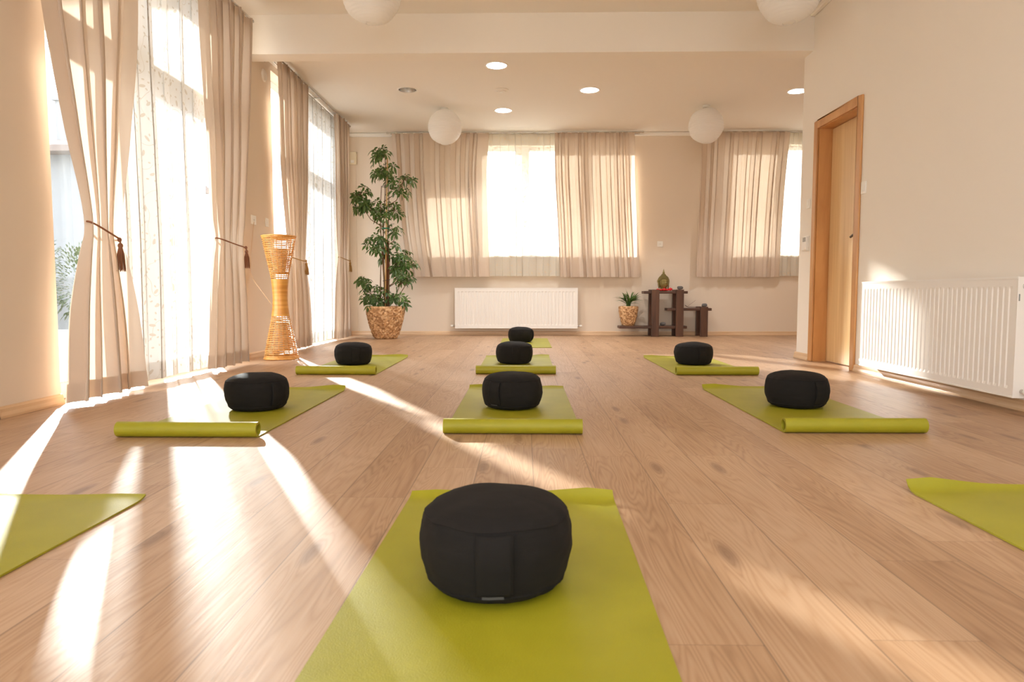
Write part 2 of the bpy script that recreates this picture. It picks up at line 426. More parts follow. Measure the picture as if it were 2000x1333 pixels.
M_lcd = plain('grey display', (.30, .30, .29), .2)

# ------------------------------------------------------------------ shell
def cells(lo, hi, zlo, zhi, openings):
    """rectangles of [lo,hi]x[zlo,zhi] that are not inside an opening (a0,a1,z0,z1)"""
    A = sorted({lo, hi, *[v for o in openings for v in o[:2]]}); Z = sorted({zlo, zhi, *[v for o in openings for v in o[2:]]})
    for a0, a1 in zip(A, A[1:]):
        for z0, z1 in zip(Z, Z[1:]):
            cx, cz = (a0+a1)/2, (z0+z1)/2
            if not any(o[0] < cx < o[1] and o[2] < cz < o[3] for o in openings): yield a0, a1, z0, z1
ZTOP = 3.4
OPL = [(3.70, 6.20, 0.0, 2.90), (7.00, 9.60, 0.0, 2.86)]
OPB = [(-1.63, 1.55, 1.14, 2.75), (2.74, 4.36, 1.14, 2.75)]
OPD = [(5.44, 6.20, 0.0, 2.08)]
OPR = [(-1.9, 1.9, .15, 2.75)]
b = MB(); b.box(XLN-T, XRB+T, YR-T, YB+T, -.12, 0); struct(b.build('floor', M_floor))
b = MB()
for a0, a1, z0, z1 in cells(3.235, YB+T, 0, ZTOP, OPL): b.box(XL-T, XL, a0, a1, z0, z1)
struct(b.build('wall_left', M_wall))
b = MB(); b.box(XLN, XL-T, 3.235, 3.235+T, 0, ZTOP); 
for a0, a1, z0, z1 in cells(YR-T, 3.235+T, 0, ZTOP, [(-2.6, -.6, .05, 2.85)]): b.box(XLN-T, XLN, a0, a1, z0, z1)
struct(b.build('wall_front_left', M_wall))
b = MB()
for a0, a1, z0, z1 in cells(XL, XRB+T, 0, ZTOP, OPB): b.box(a0, a1, YB, YB+T, z0, z1)
struct(b.build('wall_back', M_wall))
b = MB()
for a0, a1, z0, z1 in cells(YR, BY1, 0, ZTOP, OPD): b.box(XR, XR+.16, a0, a1, z0, z1)
struct(b.build('wall_right', M_wallr))
b = MB(); b.box(XR+.16, XRB, BY1-.16, BY1, 0, ZTOP); b.box(XRB, XRB+T, BY1-.16, YB, 0, ZTOP); struct(b.build('wall_far_right', M_wall))
b = MB()
for a0, a1, z0, z1 in cells(XLN, XR+.16, 0, ZTOP, OPR): b.box(a0, a1, YR-T, YR, z0, z1)
struct(b.build('wall_rear', M_wall))
# corridor behind the door, so no daylight leaks round the leaf
b = MB(); b.box(XR+.80, XR+.85, 5.2, 6.39, 0, 2.4); struct(b.build('wall_corridor', M_wall))

# ceilings, the far one with holes for the lamps
LIGHTS = [(-.284, 7.12, 'w'), (-1.334, 7.94, 'g'), (.744, 7.98, 'w'), (-.269, 8.83, 'w'), (3.13, 8.06, 'w')]
LR = .105
def ceiling_with_holes():
    bm = bmesh.new(); es = []
    def loop(pts):
        vs = [bm.verts.new((x, y, ZC)) for x, y in pts]
        for i in range(len(vs)): es.append(bm.edges.new((vs[i], vs[(i+1) % len(vs)])))
    loop([(XL-.02, BY1-.1), (XRB+.02, BY1-.1), (XRB+.02, YB+.02), (XL-.02, YB+.02)])
    for x, y, _ in LIGHTS: loop([(x+LR*cos(2*PI*k/28), y+LR*sin(2*PI*k/28)) for k in range(28)])
    bmesh.ops.triangle_fill(bm, use_beauty=True, use_dissolve=False, edges=es)
    for f in bm.faces:
        if f.normal.z > 0: f.normal_flip()
    me = D.meshes.new('ceiling'); bm.to_mesh(me); bm.free(); me.materials.append(M_ceil)
    o = D.objects.new('ceiling', me); COL.objects.link(o); return struct(o)
ceiling_with_holes()
b = MB(); b.box(XLN-T, XR+.16, YR-T, BY0+.02, ZCN, ZCN+.15); struct(b.build('ceiling_front', M_ceil))
b = MB(); b.box(XL-T, XRB+T, BY0, YB+T, ZTOP, ZTOP+.1); struct(b.build('ceiling_slab', M_ceil))
b = MB(); b.box(XL, XR, BY0, BY1, BZ, ZTOP); b.box(XR, XRB, BY1-.12, BY1, BZ, ZTOP); struct(b.build('ceiling_beam', M_wallr))

# cove strips
def cove(pts, name):
    b = MB(); b.tube(pts, .028, 4); return struct(b.build(name, M_trimw))
b = MB(); b.box(XL, XRB, YB-.045, YB, ZC-.055, ZC-.002); struct(b.build('trim_1', M_trimw, bev=.012))
b = MB(); b.box(XR-.045, XR, YR, BY0, ZCN-.055, ZCN-.002); struct(b.build('trim_2', M_trimw, bev=.012))

# skirting boards: rounded profile swept along a run
def skirting(name, runs):
    b = MB()
    prof = [(0, 0), (.020, 0), (.020, .012), (.014, .030), (.013, .046), (.006, .056), (0, .058)]
    for (p0, p1, nrm) in runs:
        p0, p1, nn = Vector((*p0, 0)), Vector((*p1, 0)), Vector((*nrm, 0))
        vs = [p + nn*d + Vector((0,0,z+.0005)) for p in (p0, p1) for d, z in prof]; k = len(prof)
        b.add(vs, [(i, i+1, k+i+1, k+i) for i in range(k-1)] + [tuple(range(k)), tuple(range(k, 2*k))])
    alongx = abs(runs[0][1][0]-runs[0][0][0]) > abs(runs[0][1][1]-runs[0][0][1])
    return struct(b.build(name, M_boardx if alongx else M_board))
skirting('baseboard_back', [((XL, YB), (XRB, YB), (0, -1))])
skirting('baseboard_left', [((XL, 6.20), (XL, 7.0), (1, 0)), ((XL, 9.6), (XL, YB), (1, 0))])
skirting('baseboard_front_left', [((XL, 3.215), (XL, 3.70), (1, 0)), ((XLN, 3.235), (XL+.02, 3.235), (0, -1))])
skirting('baseboard_right', [((XR, YR), (XR, 5.385), (-1, 0)), ((XR, 6.255), (XR, BY1+.02), (-1, 0)), ((XR, BY1), (XRB, BY1), (0, 1))])

# ------------------------------------------------------------------ windows
def window_unit(name, axis, plane, a0, a1, z0, z1, mull, transoms, fw=.06, depth=.07, sill=None, handles=()):
    """axis 'Y': opening in the left wall; axis 'X': opening in a wall facing along Y. plane = middle of the frame."""
    mid = (a0+a1)/2
    root = sthing(name, (plane, mid, z0) if axis == 'Y' else (mid, plane, z0))
    def bx(b, s0, s1, t0, t1, d0, d1):
        if axis == 'Y': b.box(plane+d0, plane+d1, s0, s1, t0, t1)
        else: b.box(s0, s1, plane+d0, plane+d1, t0, t1)
    h = depth/2
    fr = MB(); bx(fr, a0, a1, z0, z0+fw+.02, -h, h); bx(fr, a0, a1, z1-fw, z1, -h, h)
    bx(fr, a0, a0+fw, z0+fw+.02, z1-fw, -h, h); bx(fr, a1-fw, a1, z0+fw+.02, z1-fw, -h, h)
    fr.build('frame', M_frame, root, bev=.004)
    ed = [a0+fw] + [v for m in mull for v in m] + [a1-fw]
    for m0, m1 in mull:
        q = MB(); bx(q, m0, m1, z0+fw+.021, z1-fw-.001, -h, h); q.build('mullion', M_frame, root, bev=.004)
    for i in range(0, len(ed), 2):
        zz = [z0+fw+.02] + [v for t in transoms for v in t] + [z1-fw]
        for t0, t1 in transoms:
            q = MB(); bx(q, ed[i]+.001, ed[i+1]-.001, t0, t1, -h, h); q.build('transom', M_frame, root, bev=.004)
        for j in range(0, len(zz), 2):
            q = MB(); bx(q, ed[i]+.002, ed[i+1]-.002, zz[j]+.002, zz[j+1]-.002, -.006, .006); q.build('pane', M_glass, root)
    for (hy, hz) in handles:
        q = MB()
        if axis == 'Y':
            q.box(plane+h, plane+h+.012, hy-.014, hy+.014, hz-.035, hz+.035); q.box(plane+h+.012, plane+h+.045, hy-.009, hy+.009, hz-.009, hz+.009)
            q.box(plane+h+.032, plane+h+.046, hy-.010, hy+.010, hz-.12, hz)
        q.build('handle', M_plast, root, bev=.003)
    if sill:
        q = MB(); q.box(a0-.03, a1+.03, sill[0], sill[1], z0-.012, z0+.012); q.build('window_sill', M_white, root, bev=.004)
    return root
GX = XL-.16
w1 = window_unit('window_1', 'Y', GX, 3.70, 6.20, 0, 2.90, [(4.88, 5.02)], [(2.08, 2.28)], fw=.075, handles=[(4.86, 1.05)])
w2 = window_unit('window_2', 'Y', GX, 7.00, 9.60, 0, 2.86, [(8.23, 8.37)], [(2.01, 2.17)], fw=.075, handles=[(8.21, 1.05)])
w3 = window_unit('window_3', 'X', YB+.15, -1.63, 1.55, 1.152, 2.75, [(-.90, -.78), (-.13, .07), (.68, .80)], [], fw=.055, sill=(YB-.05, YB+.12))
w4 = window_unit('window_4', 'X', YB+.15, 2.74, 4.36, 1.152, 2.75, [(3.46, 3.64)], [], fw=.055, sill=(YB-.05, YB+.12))
w5 = window_unit('added_window_rear', 'X', YR-.14, -1.9, 1.9, .15, 2.75, [(-.69, -.57), (.57, .69)], [], fw=.06)  # added window behind the camera, unseen, lets in fill daylight
w6 = window_unit('added_window_side', 'Y', XLN-.14, -2.6, -.6, .05, 2.85, [(-1.66, -1.54)], [], fw=.06)  # added unseen window in the near left wall, for side fill
# half lowered outside roller blind of the leftmost back pane
q = MB()
for k in range(13): q.box(-1.60, -.86, YB+.225, YB+.237, 2.74-(k+1)*.048+.002, 2.74-k*.048)
q.build('roller_shutter', M_frame, w3, bev=.003)

# ------------------------------------------------------------------ door
d = sthing('door_1', (XR, 5.82, 0))
q = MB()
for (a0, a1, z0, z1) in ((5.385, 5.455, 0, 2.135), (6.185, 6.255, 0, 2.135), (5.455, 6.185, 2.065, 2.135)): q.box(XR-.018, XR, a0, a1, z0, z1)
q.build('architrave', M_jamb, d, bev=.006)
q = MB(); q.box(XR, XR+.16, 5.44, 5.462, 0, 2.06); q.box(XR, XR+.16, 6.178, 6.20, 0, 2.06); q.box(XR, XR+.16, 5.44, 6.20, 2.06, 2.08)
q.build('jamb', M_jamb, d)
q = MB(); q.box(XR+.112, XR+.152, 5.467, 6.171, .008, 2.055); lf = q.build('door_leaf', M_leaf_door, d, bev=.003)
q = MB(); q.box(XR+.108, XR+.112, 5.515, 5.555, .93, 1.15)
q.tube([(XR+.110, 5.535, 1.08), (XR+.062, 5.535, 1.08), (XR+.056, 5.56, 1.083), (XR+.056, 5.61, 1.084), (XR+.060, 5.66, 1.072)], .010, 10)
q.build('door_handle', M_dark, d, smooth=True, sharp=40)

# ------------------------------------------------------------------ radiators
def radiator(label, loc, L, H, dep, rz, ribs, gap, group='panel radiators'):
    """local frame: x along the panel, -y to the room, y=0 front face, z=0 bottom"""
    t = thing('radiator', label, 'radiator', loc, group, rz)
    b = MB(); fr = .028
    n = ribs; p = (L-2*fr)/n
    # front sheet with vertical flutes
    xs = [0, fr]
    prof = [(0, 0), (.18, 0), (.30, .0045), (.70, .0045), (.82, 0)]
    cols = [(0.0, 0.0)]
    for i in range(n):
        for a, dd in prof: cols.append((fr+(i+a)*p, dd))
    cols.append((L-fr, 0)); cols.append((L, 0))
    zs = [(0, 0), (.045, 0), (.06, 1), (H-.06, 1), (H-.045, 0), (H, 0)]
    vs = [(x, dd*k, z) for z, k in zs for x, dd in cols]; m = len(cols)
    b.add(vs, [(j*m+i, j*m+i+1, (j+1)*m+i+1, (j+1)*m+i) for j in range(len(zs)-1) for i in range(m-1)])
    b.build('front_panel', M_white, t, local=True, bev=0)
    b = MB(); b.box(0, L, .012, .02, 0, H); b.box(0, L, dep-.012, dep, .0, H); b.build('back_panel', M_white, t, local=True)
    b = MB(); b.box(-.004, 0, -.002, dep, .0, H+.002); b.build('side_panel', M_white, t, local=True, bev=.001)
    b = MB(); b.box(L, L+.004, -.002, dep, .0, H+.002); b.build('side_panel', M_white, t, local=True, bev=.001)
    b = MB()
    nb = int(L/.028)
    for i in range(nb): b.box(.01+i*.028, .01+i*.028+.018, .006, dep-.014, H-.004, H+.003)
    b.box(.001, L-.001, -.003, .006, H-.008, H+.004); b.box(.001, L-.001, dep-.014, dep-.001, H-.008, H+.004)
    b.build('top_grille', M_white, t, local=True)
    b = MB(); b.box(-.004, L+.004, -.004, 0.002, 0, .010); b.build('bottom_edge', M_white, t, local=True, bev=.002)
    for s in (0, 1):
        x = -.006 if s == 0 else L+.006; sg = -1 if s == 0 else 1
        b = MB(); b.tube([(x, dep*.5, .035), (x+sg*.035, dep*.5, .035)], .011, 12)
        b.tube([(x+sg*.035, dep*.5, .035), (x+sg*.035, dep+.01, .035)], .008, 10); v = b.build('valve', M_chrome, t, local=True, smooth=True, sharp=40)
        b = MB(); b.tube([(x+sg*.030, dep*.5, .035), (x+sg*.062, dep*.5, .035)], [.017, .015], 14); b.build('valve_knob', M_plast, v, local=True, smooth=True, sharp=40)
    for xb in (L*.18, L*.82):
        b = MB(); b.box(xb-.015, xb+.015, dep, dep+gap, .06, H-.06); b.build('bracket', M_white, t, local=True)
    return t
radiator('small white ribbed radiator on the back wall under the curtained window', (-1.005, 9.91, .105), 1.775, .585, .09, 0, 34, .048)
radiator('large white ribbed radiator on the right wall beside the wooden door', (2.49, 5.09, .078), 1.59, .615, .08, -PI/2, 36, .028)
# the near end of the right radiator shows its air vent and label
def rad_detail():
    r = [o for o in D.objects if o.name == 'radiator.001'][0]
    L, H, dep = 1.59, .615, .08
    b = MB(); b.lathe([(0, 0), (.022, 0), (.022, .006), (.014, .010), (.014, .026), (0, .028)], 20)
    b.v = [(L+.004+z, dep*.55+x, H-.045+y) for x, y, z in b.v]
    b.build('air_vent', M_chrome, r, local=True, smooth=True, sharp=40)
    b = MB(); b.box(L+.004, L+.006, .004, .010, H-.12, H-.085); b.build('label_strip', M_lcd, r, local=True)
rad_detail()

# ------------------------------------------------------------------ wall fittings
def plate(name, label, cat, c, nrm, w_, h_, kind):
    """c centre on the wall, nrm = direction into the room ('+x','-x','-y')"""
    t = thing(name, label, cat, c)
    def P(u, v, dd):
        if nrm == '+x': return (c[0]+dd, c[1]+u, c[2]+v)
        if nrm == '-x': return (c[0]-dd, c[1]+u, c[2]+v)
        return (c[0]+u, c[1]-dd, c[2]+v)
    def bx(b, u0, u1, v0, v1, d0, d1):
        p, q = P(u0, v0, d0), P(u1, v1, d1)
        b.box(min(p[0], q[0]), max(p[0], q[0]), min(p[1], q[1]), max(p[1], q[1]), p[2], q[2])
    b = MB(); bx(b, -w_/2, w_/2, -h_/2, h_/2, 0, .009); b.build('cover_plate', M_plast, t, bev=.003)
    if kind == 'socket':
        b = MB()
        pts = [P(.019*cos(2*PI*k/20), .019*sin(2*PI*k/20), .010) for k in range(20)]
        b.tube(pts, .0025, 6, closed=True); b.build('socket_rim', M_plast, t, smooth=True)
        for s in (-1, 1):
            b = MB(); bx(b, s*.0095-.0025, s*.0095+.0025, -.0025, .0025, .008, .0105); b.build('contact_hole', M_dark, t)
    elif kind == 'rocker':
        b = MB(); bx(b, -w_*.22, w_*.22, -h_*.30, h_*.30, .009, .014); b.build('rocker', M_plast, t, bev=.002)
    elif kind == 'thermostat':
        b = MB(); bx(b, -w_/2+.006, w_/2-.006, -h_/2+.006, h_/2-.006, .009, .028); hs = b.build('housing', M_plast, t, bev=.004)
        b = MB(); bx(b, -w_*.36, w_*.20, h_*.12, h_*.40, .028, .030); b.build('display', M_lcd, t)
        b = MB(); bx(b, -w_*.36, w_*.36, -h_*.40, -h_*.05, .028, .031); b.build('flap', M_white, t, bev=.001)
    return t
plate('wall_socket', 'white wall socket on left pier, nearer the first curtain', 'socket', (XL, 6.46, 1.305), '+x', .115, .085, 'socket')
plate('light_switch', 'white switch on left pier beside the second window, right of a socket', 'switch', (XL, 6.80, 1.315), '+x', .075, .085, 'rocker')
plate('wall_socket', 'small white socket on back wall above the dark shelf', 'socket', (1.974, YB, 1.331), '-y', .082, .082, 'socket')
plate('light_switch', 'white switch on right wall left of door frame, above the thermostat', 'switch', (XR, 6.36, 1.43), '-x', .07, .085, 'rocker')
plate('thermostat', 'small white thermostat with grey display left of the wooden door', 'thermostat', (XR, 6.38, 1.07), '-x', .11, .135, 'thermostat')
plate('light_switch', 'white switch on right wall between wooden door and picture edge', 'switch', (XR, 5.34, 1.42), '-x', .075, .095, 'rocker')
b = MB(); b.lathe([(0, .018), (.050, .016), (.060, .006), (.062, 0)], 28); b.v = [(XL+z, 6.82+x, 2.75+y) for x, y, z in b.v]
tag(b.build('vent_cap', M_ceil, smooth=True), 'round cream cap high on the left pier below the beam', 'cap')
t = thing('motion_sensor', 'small cream sensor box high in the back left corner beside curtain', 'sensor', (-2.49, YB, 2.48))
b = MB(); b.box(-2.545, -2.435, YB-.055, YB, 2.48, 2.66); b.build('housing', M_beigeplast, t, bev=.008)
b = MB(); b.box(-2.515, -2.465, YB-.062, YB-.055, 2.50, 2.54); b.build('lens', M_plast, t, bev=.003)
b = MB(); b.box(-2.47, -2.455, YB-.012, YB, .06, 2.48); tag(b.build('cable_duct', M_wall), 'thin beige cable duct running down the back left corner', 'duct')

# ------------------------------------------------------------------ curtains
def interp(ctrl, z):
    """smooth interpolation of control rows (z, a, b, amp), z ascending"""
    if z <= ctrl[0][0]: return ctrl[0][1:]
    if z >= ctrl[-1][0]: return ctrl[-1][1:]
    for i in range(len(ctrl)-1):
        if ctrl[i][0] <= z <= ctrl[i+1][0]:
            p0 = ctrl[max(i-1, 0)]; p1 = ctrl[i]; p2 = ctrl[i+1]; p3 = ctrl[min(i+2, len(ctrl)-1)]
            h = p2[0]-p1[0]; s = (z-p1[0])/h; r = []
            for k in range(1, len(p1)):
                def slope(a, b_): return (b_[k]-a[k])/max(b_[0]-a[0], 1e-6)
                m1 = slope(p0, p2) if i > 0 else slope(p1, p2)
                m2 = slope(p1, p3) if i+2 < len(ctrl) else slope(p1, p2)
                if i > 0 and (p1[k]-p0[k])*(p2[k]-p1[k]) <= 0: m1 = 0
                if i+2 < len(ctrl) and (p2[k]-p1[k])*(p3[k]-p2[k]) <= 0: m2 = 0
                r.append((2*s**3-3*s*s+1)*p1[k] + (s**3-2*s*s+s)*h*m1 + (-2*s**3+3*s*s)*p2[k] + (s**3-s*s)*h*m2)
            return r
def curtain(name, label, axis, plane, ctrl, nf, seed, mat, hemmat=None, hem=.10, head=.075, group=None, rows=56, jitter=.35, pw=.75, lean=0.0, ctype='curtain', plane_slope=0.0):
    rnd = random.Random(seed)
    ph = [rnd.uniform(-1, 1)*jitter for _ in range(nf+2)]; am = [rnd.uniform(.65, 1.25) for _ in range(nf+2)]
    z0, z1 = ctrl[0][0], ctrl[-1][0]
    o1, o2, o3 = rnd.uniform(0, 9), rnd.uniform(0, 9), rnd.uniform(0, 9)
    def pos(u, z, off=0.0):
        a, b_, amp = interp(ctrl, z)
        x = u*nf; i = int(min(x, nf-1e-6)); fr = x-i; ss = fr*fr*(3-2*fr)
        phase = 2*PI*(x + (ph[i]*(1-ss)+ph[i+1]*ss)*.35)
        A = amp*(am[i]*(1-ss)+am[i+1]*ss)
        hz = (z-z0)/(z1-z0)
        wob = .35*sin(phase*.5+o1+hz*1.7)*A + .16*A*noise.noise(Vector((u*7+o2, z*1.3, o3)))*2
        c = sin(phase); c = math.copysign(abs(c)**pw, c)
        dd = A*c + wob
        wdt = (b_-a)
        s = a + wdt*u + .22*wdt/nf*sin(2*phase+.6)*min(1, A/.03) + .012*noise.noise(Vector((u*3+o3, z*.9, o1)))*(1-hz)
        dd += lean*(1-hz) + plane_slope*u + off
        return (plane+dd, s, z) if axis == 'Y' else (s, plane-dd, z)
    length = max(abs(r[2]-r[1]) for r in ctrl)*1.9
    t = thing(name, label, ctype, tuple(pos(.5, z0)), group)
    nu = nf*14
    b = MB(); b.grid(nu, rows, lambda u, v: pos(u, z0+(z1-z0)*v), lambda u, v: (u*length+seed*.37, (z1-z0)*v))
    b.build('fabric', mat, t, smooth=True)
    hm = hemmat or mat
    for nm, za, zb in (('hem', z0, z0+hem), ('header_tape', z1-head, z1)):
        if zb > za:
            b = MB(); b.grid(nu, 3, lambda u, v: pos(u, za+(zb-za)*v, -.004)); b.build(nm, hm, t, smooth=True)
    return t, pos

def tieback(label, axis, plane, a, b_, za, zb, dep, side, mat, tl=.12, group='curtain tiebacks'):
    """cord round the gathered cloth from (a,za) to (b,zb); tassel at end b, on the room side"""
    def P(s, dd, z): return (plane+dd, s, z) if axis == 'Y' else (s, plane-dd, z)
    mid, hw = (a+b_)/2, abs(b_-a)/2
    t = thing('curtain_tieback', label, 'tieback', P(b_, dep, zb), group)
    pts = []
    for k in range(40):
        an = 2*PI*k/40; s = mid + (b_-a)/2*cos(an); dd = dep*sin(an)
        f = (s-a)/(b_-a); z = za+(zb-za)*f - .012*sin(PI*f)
        pts.append(P(s, dd, z))
    q = MB(); q.tube(pts, .0052, 8, closed=True); q.build('cord', mat, t, smooth=True)
    sb = b_-.012*(1 if b_ > a else -1); dk = dep*.45
    q = MB(); q.ell(P(sb, dk, zb), (.012, .012, .014)); q.build('knot', mat, t, smooth=True)
    c = P(sb, dk+.004, zb)
    q = MB(); q.lathe([(0, 0), (.004, -.004), (.005, -.018), (.013, -.026), (.015, -.036), (.011, -.046), (.013, -.052)], 14, c)
    for k in range(26):
        an = 2*PI*k/26; r0, r1 = .009, .021+.004*sin(k*2.3)
        q.tube([(c[0]+r0*cos(an), c[1]+r0*sin(an), c[2]-.045), (c[0]+.8*r1*cos(an), c[1]+.8*r1*sin(an), c[2]-.085), (c[0]+r1*cos(an), c[1]+r1*sin(an), c[2]-.05-tl+.006*sin(k*1.7))], .0022, 5)
    q.build('tassel', mat, t, smooth=True)
    return t

G_L = 'long beige curtains along the left wall'
G_S = 'sheer curtains'
curtain('curtain', 'wide long beige curtain, nearest on the left, tied in the middle', 'Y', -2.39,
        [(.035, 3.55, 4.16, .050), (.5, 3.60, 4.09, .048), (.83, 3.68, 4.02, .034), (.965, 3.72, 3.99, .026), (1.12, 3.70, 4.01, .028), (1.5, 3.60, 4.08, .040), (2.1, 3.49, 4.17, .045), (2.98, 3.42, 4.27, .045)],
        4, 3, M_drape, group=G_L, jitter=.8)
tieback('brown cord with tassel round the nearest left curtain', 'Y', -2.39, 3.725, 4.00, 1.005, .925, .042, 1, M_cord, tl=.13)
curtain('curtain', 'long tied beige curtain before the left pier, between first sheer and wicker lamp', 'Y', -2.38,
        [(.035, 5.14, 5.80, .050), (.5, 5.19, 5.79, .045), (.9, 5.25, 5.77, .030), (1.02, 5.275, 5.77, .022), (1.2, 5.25, 5.80, .034), (1.9, 5.22, 5.92, .045), (2.97, 5.18, 6.08, .045)],
        8, 8, M_drape, group=G_L)
tieback('brown cord with tassel on the curtain before the left pier', 'Y', -2.38, 5.275, 5.80, 1.04, 1.0, .044, 1, M_cord, tl=.12)
curtain('curtain', 'long tied beige curtain behind the wicker lamp', 'Y', -2.41,
        [(.03, 6.98, 7.62, .042), (.6, 6.99, 7.58, .040), (.88, 7.02, 7.52, .028), (.975, 7.04, 7.50, .018), (1.15, 7.00, 7.52, .028), (1.9, 6.88, 7.62, .038), (2.90, 6.83, 7.72, .038)],
        8, 21, M_drape, group=G_L)
tieback('gold cord with tassel on the curtain behind the wicker lamp', 'Y', -2.41, 7.05, 7.50, .985, .968, .036, 1, M_cordg, tl=.10)
curtain('curtain', 'long tied beige curtain in the far left corner', 'Y', -2.40,
        [(.03, 8.66, 9.42, .040), (.6, 8.74, 9.40, .038), (.98, 8.82, 9.36, .026), (1.08, 8.84, 9.35, .018), (1.3, 8.84, 9.36, .028), (2.0, 8.84, 9.40, .036), (2.90, 8.82, 9.44, .036)],
        8, 34, M_drape, group=G_L)
tieback('gold cord with tassel on the far left corner curtain', 'Y', -2.40, 8.85, 9.35, 1.085, 1.06, .036, 1, M_cordg, tl=.10)
curtain('sheer_curtain', 'long white embroidered sheer between the two nearest left curtains', 'Y', -2.50,
        [(.03, 4.19, 5.40, .020), (1.0, 4.215, 5.405, .019), (2.0, 4.17, 5.42, .019), (2.97, 4.12, 5.46, .018)],
        6, 5, M_sheer, M_hemsheer, hem=.12, group=G_S, jitter=.9, pw=1.15)
curtain('sheer_curtain', 'long white embroidered sheer between the two tied curtains further back', 'Y', -2.49,
        [(.03, 7.20, 9.05, .018), (1.0, 7.25, 9.1, .018), (2.90, 7.3, 9.2, .016)],
        10, 6, M_sheer, M_hemsheer, hem=.12, head=.09, group=G_S, jitter=.9, pw=1.15)
G_B = 'short beige drapes at the back windows'
curtain('curtain', 'short beige drape on the back wall behind the tall plant', 'X', 9.92,
        [(.855, -1.70, -.52, .026), (1.5, -1.80, -.54, .026), (2.3, -1.86, -.56, .024), (2.90, -1.89, -.52, .020)],
        9, 13, M_drape, hem=.08, group=G_B, jitter=1.3)
curtain('curtain', 'short beige drape right of the middle sheer, above the small radiator', 'X', 9.92,
        [(.850, .50, 1.68, .026), (1.5, .47, 1.64, .026), (2.3, .43, 1.60, .024), (2.90, .42, 1.58, .020)],
        11, 17, M_drape, hem=.08, group=G_B, jitter=1.0)
curtain('curtain', 'short beige drape of the right back window, above the shelf end', 'X', 9.92,
        [(.850, 2.46, 3.67, .026), (1.5, 2.47, 3.69, .026), (2.3, 2.49, 3.73, .024), (2.90, 2.50, 3.78, .020)],
        10, 29, M_drape, hem=.08, group=G_B, jitter=1.1)
curtain('sheer_curtain', 'short cream embroidered sheer in the middle of the back window', 'X', 9.985,
        [(.865, -1.55, 1.45, .014), (2.90, -1.65, 1.50, .012)], 15, 41, M_sheer2, M_hemcream, hem=.10, head=.07, group=G_S, jitter=.6)
curtain('sheer_curtain', 'short cream sheer at the right edge of the right back window', 'X', 9.985,
        [(.865, 2.75, 4.5, .014), (2.90, 2.70, 4.5, .012)], 14, 47, M_sheer2, M_hemcream, hem=.10, head=.07, group=G_S, jitter=.6)

# curtain rods
def rod(label, axis, plane, wall, a, b_, z, sheer_plane, grp='curtain rods'):
    t = thing('curtain_rod', label, 'curtain rod', (plane, a, z) if axis == 'Y' else (a, plane, z), grp)
    def P(s, dd, zz=z): return (dd, s, zz) if axis == 'Y' else (s, dd, zz)
    q = MB(); q.tube([P(a, plane), P(b_, plane)], .009, 12); q.build('rod', M_chrome, t, smooth=True, sharp=40)
    q = MB(); q.tube([P(a+.02, sheer_plane), P(b_-.02, sheer_plane)], .006, 10); q.build('rod', M_chrome, t, smooth=True, sharp=40)
    for s in (a+.04, (a+b_)/2, b_-.04):
        q = MB(); q.tube([P(s, wall), P(s, plane)], .007, 10)
        sg = 1 if plane > wall else -1
        q.tube([P(s, wall), P(s, wall+sg*.008)], .024, 16); q.build('bracket', M_chrome, t, smooth=True, sharp=40)
    for s, sg in ((a, -1), (b_, 1)):
        q = MB(); q.tube([P(s, plane), P(s+sg*.012, plane), P(s+sg*.03, plane)], [.012, .014, .010], 12); q.build('finial', M_chrome, t, smooth=True, sharp=40)
    return t
rod('steel curtain rod above the left window nearest the viewer', 'Y', -2.39, XL, 3.36, 6.12, 3.0, -2.50)
rod('steel curtain rod above the left window beyond the beam', 'Y', -2.40, XL, 6.80, 9.52, 2.908, -2.49)
rod('steel curtain rod above the middle back window', 'X', 9.92, YB, -1.95, 1.67, 2.905, 9.985)
rod('steel curtain rod above the right back window', 'X', 9.92, YB, 2.42, 4.6, 2.905, 9.985)

